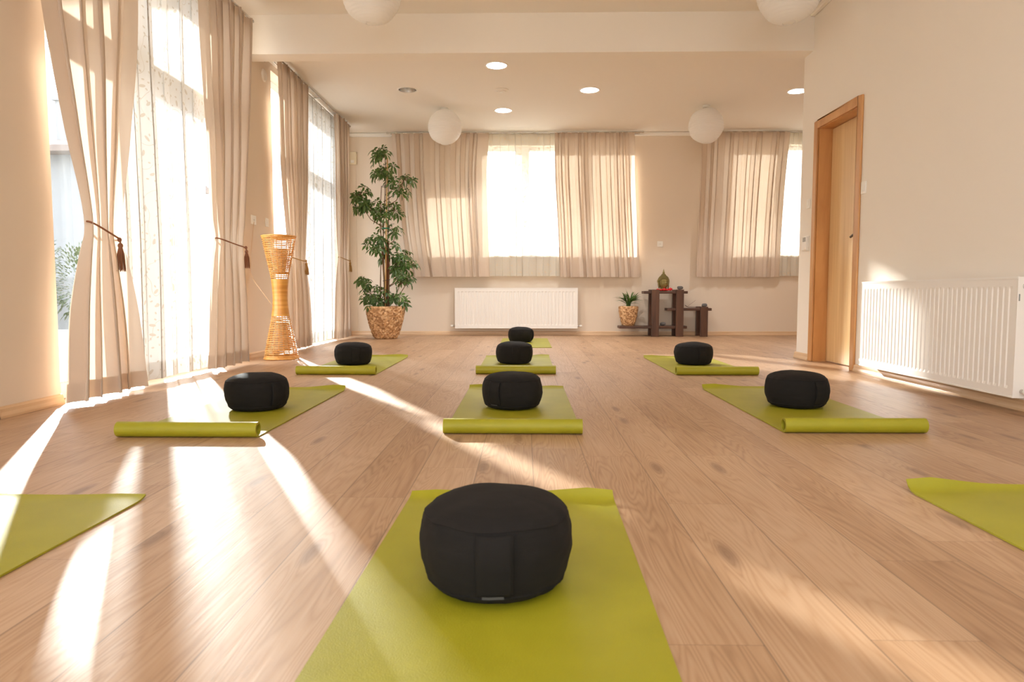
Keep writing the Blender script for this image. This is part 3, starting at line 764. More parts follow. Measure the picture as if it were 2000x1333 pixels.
# ------------------------------------------------------------------ ceiling lamps
def lamp_glow(x, y, z, watts, size=.15):
    l = D.lights.new('ceiling_lamp', 'AREA'); l.shape = 'DISK'; l.size = size; l.energy = watts; l.color = (.98, .99, 1.0)
    o = D.objects.new('ceiling_lamp', l); COL.objects.link(o); o.location = (x, y, z)
for x_ in (-2.0, .4, 2.0):
    for y_ in (-2.0, 0.0, 1.6):                       # added fill lamps, unseen, to brighten the front half of the room
        t = thing('ceiling_light', 'added ceiling fill light over the front half of the room, out of view', 'ceiling light', (x_, y_, ZCN), 'added ceiling fill lights out of view')
        q = MB(); q.lathe([(LR, .0), (LR+.012, -.006), (LR+.012, 0)], 28, (x_, y_, ZCN)); q.build('trim_ring', M_white, t, smooth=True, sharp=50)
        lamp_glow(x_, y_, ZCN-.012, 2.4)
for i, (x, y, kd) in enumerate(LIGHTS):
    lab = ['white recessed ceiling light nearest the beam', 'dim recessed ceiling light with two visible bulbs, left of the smoke detector',
           'recessed ceiling light right of the smoke detector', 'white recessed ceiling light nearest the back window',
           'recessed ceiling light at the far right beside the wall corner'][i]
    t = thing('ceiling_light', lab, 'ceiling light', (x, y, ZC), 'recessed ceiling lights')
    q = MB(); q.lathe([(LR-.004, .002), (LR-.004, -.004), (LR+.008, -.007), (LR+.014, -.002), (LR+.014, 0)], 36, (x, y, ZC)); q.build('trim_ring', M_white, t, smooth=True, sharp=50)
    q = MB(); q.lathe([(LR-.002, 0), (LR-.010, .05), (LR-.03, .12), (0.001, .125)], 36, (x, y, ZC)); q.build('reflector', M_reflect if kd == 'w' else M_chrome, t, smooth=True, sharp=50)
    for s in (-1, 1):
        if s == 1 and kd == 'w': lamp_glow(x, y, ZC+.075, 12.0, .05)
        q = MB(); q.tube([(x+s*.012, y+s*.025, ZC+.09), (x+s*.055, y+s*.025, ZC+.05)], .016, 12); q.build('bulb', M_lampglass, t, smooth=True, sharp=50)
t = thing('smoke_detector', 'small flat round detector between the recessed ceiling lights', 'smoke detector', (-.266, 7.96, ZC))
q = MB(); q.lathe([(.085, 0), (.085, -.008), (.078, -.012), (.055, -.016), (.052, -.026), (0.001, -.028)], 32, (-.266, 7.96, ZC)); q.build('body', M_ceil, t, smooth=True, sharp=40)
q = MB(); q.lathe([(.022, -.027), (.020, -.031), (.001, -.032)], 20, (-.266, 7.96, ZC)); q.build('test_button', M_plast, t, smooth=True, sharp=40)

def lantern(label, loc, r, zc, seed):
    rnd = random.Random(seed)
    c = (loc[0], loc[1], loc[2])
    t = thing('paper_lantern', label, 'lantern', c, 'round paper lanterns')
    nr = 22; prof = []
    a0 = math.asin(.20)
    m = nr*5
    tilt = [rnd.uniform(-.02, .02) for _ in range(nr+1)]
    for i in range(m+1):
        th = PI - a0 - (PI-2*a0)*i/m                     # from the bottom opening up
        k = (i % 5)/5; pinch = 1 - .018*abs(sin(PI*k))
        prof.append((r*sin(th)*pinch, r*cos(th)))
    o1 = rnd.uniform(0, 20)
    def fn(p, rr, z, a):
        n = noise.noise(Vector((cos(a)*3+o1, sin(a)*3, z*22)))
        w2 = noise.noise(Vector((cos(a*1)*9+o1, sin(a)*9, z*60)))*.5
        f = 1+.012*n+.006*w2
        return Vector((c[0]+(p.x-c[0])*f, c[1]+(p.y-c[1])*f, p.z + .006*sin(a*1+seed)*sin(z*40)))
    q = MB(); q.lathe(prof, 64, c, fn=fn); q.build('paper_shade', M_paper, t, smooth=True)
    for s in (-1, 1):
        zz = s*r*cos(a0); rr = r*sin(a0)
        q = MB(); q.tube([(c[0]+rr*cos(2*PI*k/32), c[1]+rr*sin(2*PI*k/32), c[2]+zz) for k in range(32)], .0028, 8, closed=True)
        if s < 0: q.lathe([(rr, 0), (rr*.9, -.004), (.001, -.005)], 32, (c[0], c[1], c[2]+zz+.003))
        q.build('rim', M_paper if s < 0 else M_chrome, t, smooth=True)
    q = MB(); q.tube([(c[0], c[1], c[2]+r*.55), (c[0], c[1], zc-.02)], .0035, 8); q.build('cord', M_plast, t, smooth=True)
    q = MB(); q.lathe([(.045, 0), (.045, -.012), (.02, -.03), (.001, -.032)], 24, (c[0], c[1], zc-.0005)); q.build('ceiling_rose', M_plast, t, smooth=True, sharp=40)
    q = MB(); q.lathe([(.018, .06), (.018, .0), (.03, -.03), (.032, -.055), (.001, -.085)], 16, (c[0], c[1], c[2]+.02)); q.build('bulb', M_lampglass, t, smooth=True)
    q = MB(); z_ = c[2]+r*cos(a0)
    q.tube([(c[0]-r*sin(a0), c[1], z_), (c[0]+r*sin(a0), c[1], z_)], .002, 6); q.build('cross_wire', M_chrome, t)
    return t
lantern('round white paper lantern cut off at the top left', (-1.122, 5.14, 2.80), .216, ZCN, 2)
lantern('round white paper lantern cut off at the top right', (1.917, 5.14, 2.795), .226, ZCN, 5)
lantern('round white paper lantern in front of the left back drape', (-1.000, 8.72, 2.695), .213, ZC, 9)
lantern('round white paper lantern left of the right back window', (2.245, 8.65, 2.685), .215, ZC, 14)

# ------------------------------------------------------------------ yoga mats
MT = .005
def yoga_mat(label, x0, x1, yr, y1, seed, rolled=True, curl=.026, rz=0, group='lime green yoga mats', y_near=None):
    """x0..x1 width, yr = centre of the roll, y1 = far end"""
    rnd = random.Random(seed); o1 = rnd.uniform(0, 50)
    c = ((x0+x1)/2, (yr+y1)/2, 0)
    t = thing('yoga_mat', label, 'yoga mat', c, group, rz)
    hw = (x1-x0)/2; R = .034
    path = []     # (s, y, z, nx?) centre line points from inner spiral end to far end
    if rolled:
        turns = 1.55; n = 70
        for i in range(n+1):
            th = turns*2*PI*(1-i/n)               # remaining angle until the bottom
            r = R - .0053*th/(2*PI) - MT/2
            # bottom point at angle -90deg; the sheet leaves the floor towards the camera, goes up and over
            an = -PI/2 - th
            path.append((yr + r*cos(an), R + r*sin(an), an))
        ys = yr
    else: ys = yr
    n2 = 60
    for i in range(1 if rolled else 0, n2+1):
        y = ys+(y1-ys)*i/n2; path.append((y, MT/2, None))
    wv = lambda x, y: .0016*max(0, noise.noise(Vector((x*2.2+o1, y*2.4, 0)))+.15)*(1 if abs(x) > hw*.5 else .4)
    nx = 24; top = []; bot = []
    for (y, z, an) in path:
        if an is None:
            d0 = (y1-y); lift = 0
            rowt, rowb = [], []
            for i in range(nx+1):
                x = -hw+2*hw*i/nx
                ed = .55+.45*(1-min(1, abs(abs(x/hw)-.75)/.55)) if curl else 0
                cl = curl*ed*(.9+.25*sin(x*5+o1))
                k = max(0, 1-d0/.075); lz = cl*k*k*(1.0)
                w_ = wv(x, y) if y > yr+.06 or not rolled else 0
                xe = x*(1-.01*k)
                rowt.append((c[0]+xe, y-.02*k*k, MT+.0008+lz+w_)); rowb.append((c[0]+xe, y-.02*k*k, .0008+lz+w_))
        else:
            nn = (cos(an), sin(an)); rowt, rowb = [], []
            for i in range(nx+1):
                x = -hw+2*hw*i/nx
                rowt.append((c[0]+x, y-nn[0]*MT/2, z-nn[1]*MT/2+.0008)); rowb.append((c[0]+x, y+nn[0]*MT/2, z+nn[1]*MT/2+.0008))
        top.append(rowt); bot.append(rowb)
    b = MB(); m = nx+1; K = len(top)
    vs = [p for r_ in top for p in r_] + [p for r_ in bot for p in r_]; off = K*m; fs = []
    for j in range(K-1):
        for i in range(nx):
            fs.append((j*m+i, j*m+i+1, (j+1)*m+i+1, (j+1)*m+i)); fs.append((off+j*m+i, off+(j+1)*m+i, off+(j+1)*m+i+1, off+j*m+i+1))
        fs.append((j*m, (j+1)*m, off+(j+1)*m, off+j*m)); fs.append((j*m+nx, off+j*m+nx, off+(j+1)*m+nx, (j+1)*m+nx))
    for i in range(nx):
        fs.append((i, off+i, off+i+1, i+1)); e = (K-1)*m; fs.append((e+i, e+i+1, off+e+i+1, off+e+i))
    b.add(vs, fs)
    o = b.build('mat_sheet', M_mat, t, smooth=True, sharp=50)
    # a mat is a single sheet: make it the top-level object itself
    o.parent = None; o.location = c; o.rotation_euler = (0, 0, rz); o.name = 'tmp'
    for k_ in ('label', 'category', 'group'): o[k_] = t[k_]
    D.objects.remove(t); o.name = 'yoga_mat'; o.data.name = 'yoga_mat'
    return o
yoga_mat('lime yoga mat under the nearest black cushion, running out of the picture bottom', -.352, .252, .58, 2.02, 1, rz=-.019)
yoga_mat('rolled lime yoga mat, second in the middle column from the viewer', -.352, .253, 2.945, 4.36, 2)
yoga_mat('rolled lime yoga mat, third in the middle column from the viewer', -.367, .240, 5.16, 6.52, 3)
yoga_mat('flat lime yoga mat nearest the small back radiator', -.292, .312, 7.67, 9.26, 4, rolled=False, curl=0)
yoga_mat('rolled lime yoga mat in the left column, nearer the viewer', -1.732, -1.130, 2.85, 4.30, 5)
yoga_mat('rolled lime yoga mat in the left column, beside the wicker lamp', -1.718, -1.116, 5.10, 6.55, 6)
yoga_mat('rolled lime yoga mat in the right column, nearer the viewer', 1.140, 1.755, 2.99, 4.40, 7)
yoga_mat('rolled lime yoga mat in the right column, before the shelf', 1.139, 1.751, 5.12, 6.55, 8)
yoga_mat('lime yoga mat cut off by the left picture edge', -1.735, -1.125, .58, 2.00, 9, curl=.012)
yoga_mat('lime yoga mat with curled corner cut off by the right picture edge', 1.185, 1.80, .60, 2.13, 10, curl=.032)

# ------------------------------------------------------------------ meditation cushions
def zafu(label, loc, ang, seed, s=1.0, group='black meditation cushions'):
    rnd = random.Random(seed); o1 = rnd.uniform(0, 90)
    t = thing('meditation_cushion', label, 'cushion', loc, group, 0)
    R = .162*s; ZB, ZS, ZT = .022, .150, .190
    # profile (r,z)
    prof = [(.001, .0), (.06, .0), (.105, .001), (.128, .006), (.142, .016), (.1470, .0225), (.1462, .0245), (.151, .036), (.157, .056), (.1608, .082), (.1610, .104), (.1582, .128),
            (.1530, .146), (.1495, .1528), (.1492, .1545), (.1455, .1585), (.136, .1665), (.118, .1750), (.090, .1825), (.055, .1875), (.001, .190)]
    pr = [(r*s, z) for r, z in prof]
    fine = []
    for i in range(len(pr)-1):
        for k in range(3):
            f = k/3; fine.append((pr[i][0]*(1-f)+pr[i+1][0]*f, pr[i][1]*(1-f)+pr[i+1][1]*f))
    fine.append(pr[-1])
    def fn(p, r, z, a):
        x, y = p.x-loc[0], p.y-loc[1]
        side = math.exp(-((z-.150)/.022)**2)+math.exp(-((z-.024)/.02)**2)
        ple = side*.0022*(abs(sin(a*9+o1))**3)*(1 if z < .150 or z > .156 else .2)
        wr = .006*noise.noise(Vector((cos(a)*1.6+o1, sin(a)*1.6, z*9)))*(z > .004) + .0022*noise.noise(Vector((cos(a)*6+o1, sin(a)*6, z*45)))
        f = 1+(wr-ple)/max(r, .05)*(1 if r > .03 else 0)
        dz = .004*noise.noise(Vector((x*12+o1, y*12, 3)))*min(1, z/.12) if z > .12 else 0
        return Vector((loc[0]+x*f, loc[1]+y*f, loc[2]+z+dz))
    b = MB(); b.lathe(fine, 72, (loc[0], loc[1], loc[2]), fn=fn); b.build('cover', M_black, t, smooth=True, sharp=65)
    # seams: thin welts top and bottom
    for zz, rr in ((.1536, .1494), (.0235, .1466)):
        pts = []
        for k in range(72):
            a = 2*PI*k/72; p = Vector((loc[0]+rr*s*cos(a), loc[1]+rr*s*sin(a), loc[2]+zz)); pts.append(fn(p, rr*s, zz, a) - Vector((0, 0, 0)) if False else fn(Vector((p.x, p.y, 0)), rr*s, zz, a))
        b = MB(); b.tube(pts, .0014, 6, closed=True); b.build('seam', M_black, t, smooth=True)
    # carrying strap: a flat band standing slightly off the side
    hw = .034
    def strap(u, v):
        z = .030+(.150-.030)*v
        # side radius at z
        rr = .16*s
        for i in range(len(pr)-1):
            if i >= 5 and pr[i][1] <= z <= pr[i+1][1] and pr[i+1][1] > pr[i][1]:
                f = (z-pr[i][1])/(pr[i+1][1]-pr[i][1]); rr = pr[i][0]*(1-f)+pr[i+1][0]*f; break
        bul = .0055+.003*sin(PI*v)+.0015*noise.noise(Vector((u*3+o1, v*4, 0)))
        ww = (u-.5)*2*hw
        a = ang + ww/rr
        q = fn(Vector((loc[0]+rr*cos(a), loc[1]+rr*sin(a), 0)), rr, z, a)
        dr = Vector((cos(a), sin(a), 0))
        return q + dr*bul
    b = MB(); b.grid(8, 18, lambda u, v: strap(u, v)); o = b.build('strap', M_black, t, smooth=True)
    md = o.modifiers.new('thickness', 'SOLIDIFY'); md.thickness = .003; md.offset = -1
    if seed in (1, 2):
        b = MB(); b.grid(6, 1, lambda u, v: strap(.15+.6*u, 0) + Vector((.004*cos(ang), .004*sin(ang), -.003+.005*v))); o = b.build('care_tag', M_tag, t)
        md = o.modifiers.new('thickness', 'SOLIDIFY'); md.thickness = .001
        o['label'] = 'thin grey woven tag'
    return t
ZM = MT+.0015
zafu('black cushion nearest the viewer, strap facing front, on the foremost mat', (-.058, 1.404, ZM), -PI/2+.02, 1)
zafu('black cushion on the second mat of the middle column', (-.063, 3.61, ZM), -PI/2-.62, 2)
zafu('black cushion on the third mat of the middle column', (-.087, 5.92, ZM), -PI/2+.12, 3)
zafu('black cushion furthest away, before the small radiator', (-.045, 8.53, ZM), -PI/2+1.4, 4, s=.98)
zafu('black cushion on the nearer rolled mat of the left column', (-1.405, 3.54, ZM), -PI/2+1.05, 5)
zafu('black cushion on the left mat beside the wicker lamp', (-1.468, 5.82, ZM), -PI/2+.35, 6)
zafu('black cushion on the nearer rolled mat of the right column', (1.468, 3.68, ZM), -PI/2+.42, 7, s=1.02)
zafu('black cushion on the right mat in front of the shelf', (1.455, 5.87, ZM), -PI/2+.25, 8, s=1.01)

# ------------------------------------------------------------------ wicker floor lamp
def wicker_lamp():
    cx, cy = -2.262, 6.30
    t = thing('floor_lamp', 'tall hourglass wicker floor lamp standing at the left pier', 'lamp', (cx, cy, 0))
    def R(z):
        P = [(0, .154), (.10, .140), (.25, .110), (.40, .078), (.48, .066), (.575, .062), (.66, .066), (.745, .074), (.80, .086), (.95, .118), (1.05, .138), (1.14, .152)]
        for (z0, r0), (z1, r1) in zip(P, P[1:]):
            if z <= z1: return r0+(r1-r0)*(z-z0)/(z1-z0)
        return P[-1][1]
    def hoop(b, z, r, rad, n=40, seed=0):
        b.tube([(cx+r*cos(2*PI*k/n), cy+r*sin(2*PI*k/n), z+.0015*sin(3*2*PI*k/n+seed)) for k in range(n)], rad, 6, closed=True)
    for nm, za, zb in (('upper_basket', .760, 1.125), ('lower_basket', .022, .405)):
        b = MB(); n = 24
        for k in range(n): hoop(b, za+(zb-za)*k/(n-1), R(za+(zb-za)*k/(n-1)), .0042, seed=k*1.3)
        for k in range(18):
            a = 2*PI*k/18
            b.tube([(cx+(R(za+(zb-za)*j/10)-.006)*cos(a), cy+(R(za+(zb-za)*j/10)-.006)*sin(a), za-.012+(zb-za+.024)*j/10) for j in range(11)], .0038, 6)
        b.build(nm, M_rattan, t, smooth=True)
    b = MB(); prof = []
    z = .40
    k = 0
    while z <= .748:
        prof.append((R(z)+.003+.0022*(k % 2), z)); z += .0045; k += 1
    b.lathe(prof, 48, (cx, cy, 0)); b.build('wound_waist', M_waist, t, smooth=True)
    for zz, rr, rad in ((1.136, R(1.136), .008), (1.122, R(1.12), .005), (.012, R(.012), .010), (.028, R(.028), .006)):
        b = MB(); hoop(b, zz+(.001 if zz > 1 else 0), rr, rad); b.build('rim', M_rattan, t, smooth=True)
    for za, zb, r0, r1 in ((.80, 1.02, .052, .085), (.09, .34, .085, .058)):
        b = MB(); b.lathe([(r0, za), ((r0+r1)/2, (za+zb)/2), (r1, zb)], 32, (cx, cy, 0)); b.build('inner_shade', M_shade, t, smooth=True)
        b = MB(); hoop(b, zb if za > .5 else za, max(r0, r1)+.001, .003); hoop(b, za if za > .5 else zb, min(r0, r1)+.001, .003)
        for q_ in range(3):
            a = q_*2.1; zc_ = za if za > .5 else zb; rr = min(r0, r1); b.tube([(cx+rr*cos(a), cy+rr*sin(a), zc_), (cx+(R(zc_)-.006)*cos(a), cy+(R(zc_)-.006)*sin(a), zc_)], .003, 6)
        b.build('support_ring', M_rattan, t, smooth=True)
    b = MB(); b.tube([(cx-.05, cy-.06, .50), (-2.50, 6.31, .72), (-2.548, 6.34, .80), (-2.552, 6.36, .95), (-2.552, 6.40, 1.10), (-2.550, 6.44, 1.24), (-2.548, 6.455, 1.285)], .003, 8)
    pw = b.build('power_cord', M_shade, t, smooth=True)
wicker_lamp()

# ------------------------------------------------------------------ woven pots
def woven_pot(b, c, prof, amp, cell, seed):
    """closed vessel whose outside is covered in overlapping tufts (real displacement)"""
    rnd = random.Random(seed)
    pl = [0]
    for (r0, z0), (r1, z1) in zip(prof, prof[1:]): pl.append(pl[-1]+math.hypot(r1-r0, z1-z0))
    tot = pl[-1]; nv = int(tot/(cell*.16)); nu = int(2*PI*max(r for r, _ in prof)/(cell*.17))
    rows = int(tot/(cell*.62)); cols = int(2*PI*.85*max(r for r, _ in prof)/(cell*1.15))
    tufts = {}
    def tf(i, j):
        k = (i % cols, j)
        if k not in tufts: tufts[k] = (rnd.uniform(-.25, .25), rnd.uniform(-.2, .2), rnd.uniform(-.6, .6), rnd.uniform(.6, 1.1))
        return tufts[k]
    def P(s):
        for k in range(len(pl)-1):
            if s <= pl[k+1] or k == len(pl)-2:
                f = min(1, (s-pl[k])/(pl[k+1]-pl[k])); r = prof[k][0]+(prof[k+1][0]-prof[k][0])*f; z = prof[k][1]+(prof[k+1][1]-prof[k][1])*f
                tx, tz = prof[k+1][0]-prof[k][0], prof[k+1][1]-prof[k][1]; L_ = math.hypot(tx, tz); return r, z, tz/L_, -tx/L_
    for_ = []
    for j in range(nv+1):
        s = tot*j/nv; r, z, nr, nz = P(s)
        for i in range(nu):
            u = i/nu; best = 0
            gj = s/tot*rows; 
            for dj in (-1, 0, 1):
                jj = int(gj)+dj; gi = u*cols+(.5 if jj % 2 else 0)
                for di in (-1, 0, 1):
                    ii = int(math.floor(gi))+di; ox, oy, an, h = tf(ii, jj)
                    dx = (gi-ii-.5-ox)*1.15; dy = (gj-jj-.5-oy)*.62
                    a2 = an+(.7 if jj % 2 else -.7)
                    px = dx*cos(a2)+dy*sin(a2); py = -dx*sin(a2)+dy*cos(a2)
                    q = (px/.62)**2+(py/.30)**2
                    if q < 1: best = max(best, h*math.sqrt(1-q))
            e = min(1, j/2, (nv-j)/2); dd = amp*best*e
            for_.append((c[0]+(r+nr*dd)*cos(2*PI*u), c[1]+(r+nr*dd)*sin(2*PI*u), c[2]+z+nz*dd))
    fs = [(j*nu+i, j*nu+(i+1) % nu, (j+1)*nu+(i+1) % nu, (j+1)*nu+i) for j in range(nv) for i in range(nu)]
    b.add(for_, fs)
    # inside wall and bottom
    rt, zt = prof[-1]; rb, zb = prof[0]
    b.lathe([(rt, zt), (rt-.010, zt+.004), (rt-.020, zt-.004), (rt-.028, zt-.08), (0.001, zt-.085)], nu//2, c)
    b.lathe([(.001, zb), (rb, zb)], nu//2, c)

def leaflet(b, base, d, up, L_, W_, droop=.25, n=4, pw=.8):
    """folded, pointed leaf blade from base along d"""
    d = d.normalized(); side = d.cross(up).normalized(); nn = side.cross(d).normalized()
    vs = []; fs = []
    for i in range(n+1):
        t_ = i/n; w_ = W_*(sin(PI*min(1, t_**pw*.98+.02)))*.5
        if i == n: w_ = .0006
        if i == 0: w_ = W_*.06
        c_ = base + d*L_*t_ - Vector((0,0,1))*droop*L_*t_*t_
        for s_ in (-1, 0, 1): vs.append(c_ + side*w_*s_ + nn*(abs(s_)*w_*.28))
    for i in range(n):
        for k in (0, 1): fs.append((i*3+k, i*3+k+1, (i+1)*3+k+1, (i+1)*3+k))
    b.add(vs, fs)

def schefflera():
    cx, cy = -1.885, 9.25
    t = thing('potted_plant', 'tall umbrella plant in a big woven pot beside the back drape', 'plant', (cx, cy, 0))
    rnd = random.Random(77)
    b = MB(); woven_pot(b, (cx, cy, 0), [(.138, .002), (.165, .05), (.205, .16), (.235, .28), (.249, .37), (.253, .437)], .016, .048, 4); b.build('woven_pot', M_straw, t, smooth=True)
    b = MB(); b.lathe([(.001, .385), (.10, .388), (.222, .375)], 32, (cx, cy, 0)); b.build('soil', M_soil, t, smooth=True)
    b = MB(); b.tube([(cx+.03, cy+.01, .38), (cx+.032, cy+.01, 1.32)], .026, 14); b.build('moss_pole', M_moss, t, smooth=True)
    b = MB(); b.tube([(cx+.005, cy-.035, .38), (cx+.03, cy-.03, 1.5), (cx+.055, cy-.02, 2.42)], .010, 10); b.build('bamboo_stake', M_bamboo, t, smooth=True)
    # clusters: x, z, rx, rz, count
    def PXZ(px, py): # measured off the photograph's plant, at this plant's distance
        return ((px-1024)/1333*9.25, .61+(574-py)/1333*9.25)
    C = [(752, 303, 24, 22, 15), (752, 330, 22, 20, 12), (745, 345, 12, 12, 5), (772, 356, 14, 14, 6), (795, 352, 16, 14, 9), (788, 368, 14, 12, 6),
         (706, 378, 16, 15, 11), (708, 402, 15, 18, 11), (722, 400, 8, 12, 4), (741, 410, 14, 12, 8), (772, 408, 14, 14, 9), (752, 424, 20, 10, 8), (768, 445, 13, 11, 6), (778, 450, 8, 9, 3), (742, 468, 13, 10, 7),
         (736, 490, 16, 12, 9), (758, 482, 14, 12, 8), (778, 502, 16, 12, 9), (792, 498, 12, 10, 6), (798, 520, 14, 14, 9), (778, 530, 16, 14, 10), (800, 545, 9, 14, 5), (784, 552, 16, 12, 8), (752, 502, 10, 10, 3),
         (712, 553, 14, 9, 6), (728, 566, 18, 12, 10), (722, 582, 16, 12, 9), (742, 578, 14, 14, 8), (768, 584, 12, 11, 7), (788, 590, 12, 9, 6), (706, 545, 8, 8, 3), (738, 590, 8, 8, 4)]
    st = MB(); fo = MB()
    for (px, py, rx, rz_, n) in C:
        X, Z = PXZ(px, py); sx_, sz_ = rx/1333*9.25, rz_/1333*9.25
        side = 1 if X > cx+.04 else -1
        ctr = Vector((X, cy+rnd.uniform(-.06, .06), Z))
        zj = max(.40, Z - abs(X-cx)*.7 - .10)
        root = Vector((cx+.03*side*rnd.uniform(-.5, 1), cy, zj))
        midp = (root+ctr)/2 + Vector((side*.03, 0, -.04))
        if abs(X-cx) > .12: st.tube([root, midp, ctr], [.007, .005, .004], 6)
        for k in range(n):
            dv = Vector((rnd.gauss(0, .5)*sx_, rnd.gauss(0, .55)*(sx_+.03), rnd.gauss(0, .5)*sz_))
            hub = ctr+dv*1.15
            st.tube([ctr-Vector((0, 0, sz_*.4)), (ctr+hub)/2, hub], .0018, 4, cap=False)
            ax = (dv.normalized()*.7 + Vector((rnd.gauss(0, .35), rnd.gauss(0, .35)-.35, rnd.gauss(0, .25)+.55))).normalized()
            e1 = ax.cross(Vector((.3, .9, .1))).normalized(); e2 = ax.cross(e1); nl = rnd.choice((6, 7, 7, 8)); r0 = rnd.uniform(0, 6)
            sc_ = rnd.uniform(.80, 1.15)
            for q in range(nl):
                a = r0+2*PI*q/nl
                dd = (e1*cos(a)+e2*sin(a))*.93 + ax*rnd.uniform(.0, .30)
                leaflet(fo, hub+dd*.012, dd, (ax+Vector((rnd.gauss(0, .3), rnd.gauss(0, .3), 0))).normalized(), .082*sc_*rnd.uniform(.75, 1.1), .036*sc_, droop=rnd.uniform(.2, .7), n=6, pw=1.45)
    # main stems
    for k, (dx, top) in enumerate(((-.035, 2.05), (.0, 2.50), (.055, 2.15), (-.06, 1.15), (.07, 1.05))):
        pts = [(cx+dx*.8+.02*sin(z*3+k), cy+.02*cos(k*2+z*2), z) for z in [.38+(top-.38)*i/8 for i in range(9)]]
        st.tube(pts, [.011-.0008*i for i in range(9)], 8)
    st.build('stems', M_stem, t, smooth=True); fo.build('foliage', M_leaf, t)
    b = MB(); b.tube([(cx+.02+.045*cos(2*PI*k/24), cy-.01+.05*sin(2*PI*k/24), 1.487) for k in range(24)], .007, 6, closed=True); b.build('plant_tie', M_greentie, t, smooth=True)
    for z in (2.05, .79):
        b = MB(); b.tube([(cx+.02+.05*cos(2*PI*k/24), cy-.01+.05*sin(2*PI*k/24), z+.01*cos(2*PI*k/24)) for k in range(24)], .003, 6, closed=True); b.build('plant_tie', M_dark, t, smooth=True)
schefflera()

# ------------------------------------------------------------------ dark shelf
SX = 9.74
def shelf():
    t = thing('plant_stand', 'dark wooden step shelf of crossed planks and posts, back wall', 'shelf', (2.0, 9.85, 0))
    for (x0, x1, z1) in ((1.805, 1.910, .668), (2.150, 2.255, .668), (2.495, 2.598, .425)):
        for y0 in (9.70, 9.955):
            b = MB(); b.box(x0, x1, y0, y0+.045, .0005, z1); b.build('post', M_walnut, t, bev=.004)
    for (x0, x1, z0) in ((1.70, 2.32, .610), (2.035, 2.662, .368), (1.355, 2.317, .113)):
        b = MB(); b.box(x0, x1, 9.746, 9.954, z0, z0+.038); b.build('plank', M_walnutx, t, bev=.005)
shelf()

def small_palm():
    cx, cy, z0 = 1.497, 9.85, .1515
    t = thing('potted_plant', 'small spiky palm in woven pot on the low shelf plank', 'plant', (cx, cy, z0))
    b = MB(); woven_pot(b, (cx, cy, z0), [(.080, .001), (.100, .06), (.122, .15), (.132, .22), (.134, .277)], .009, .034, 9); b.build('woven_pot', M_straw, t, smooth=True)
    b = MB(); b.lathe([(.001, .242), (.10, .24)], 24, (cx, cy, z0)); b.build('soil', M_soil, t)
    b = MB(); s = MB(); rnd = random.Random(5); zb = z0+.24
    for k in range(42):
        a = rnd.uniform(0, 2*PI); el = rnd.uniform(.45, 1.35); L_ = rnd.uniform(.15, .28)
        d_ = Vector((cos(a)*cos(el), sin(a)*cos(el)*.55-.05, sin(el))); p0 = Vector((cx+rnd.uniform(-.03, .03), cy+rnd.uniform(-.03, .03), zb+.05+rnd.uniform(0, .06)))
        s.tube([(p0.x*.6+cx*.4, p0.y, zb), p0], [.006, .004], 6)
        leaflet(b, p0, d_, Vector((0, -.3, 1)) if abs(d_.z) < .9 else Vector((0, -1, 0)), L_, .023, droop=rnd.uniform(.15, .45), n=7)
    for dx, dz, L_ in ((.92, .40, .26), (.95, .25, .24), (-.93, .35, .22), (-.85, .55, .24)):
        leaflet(b, Vector((cx, cy, zb+.10)), Vector((dx, -.1, dz)), Vector((0, 0, 1)), L_, .022, droop=.35, n=8)
    s.build('stems', M_palm, t, smooth=True); b.build('foliage', M_palm, t)
small_palm()

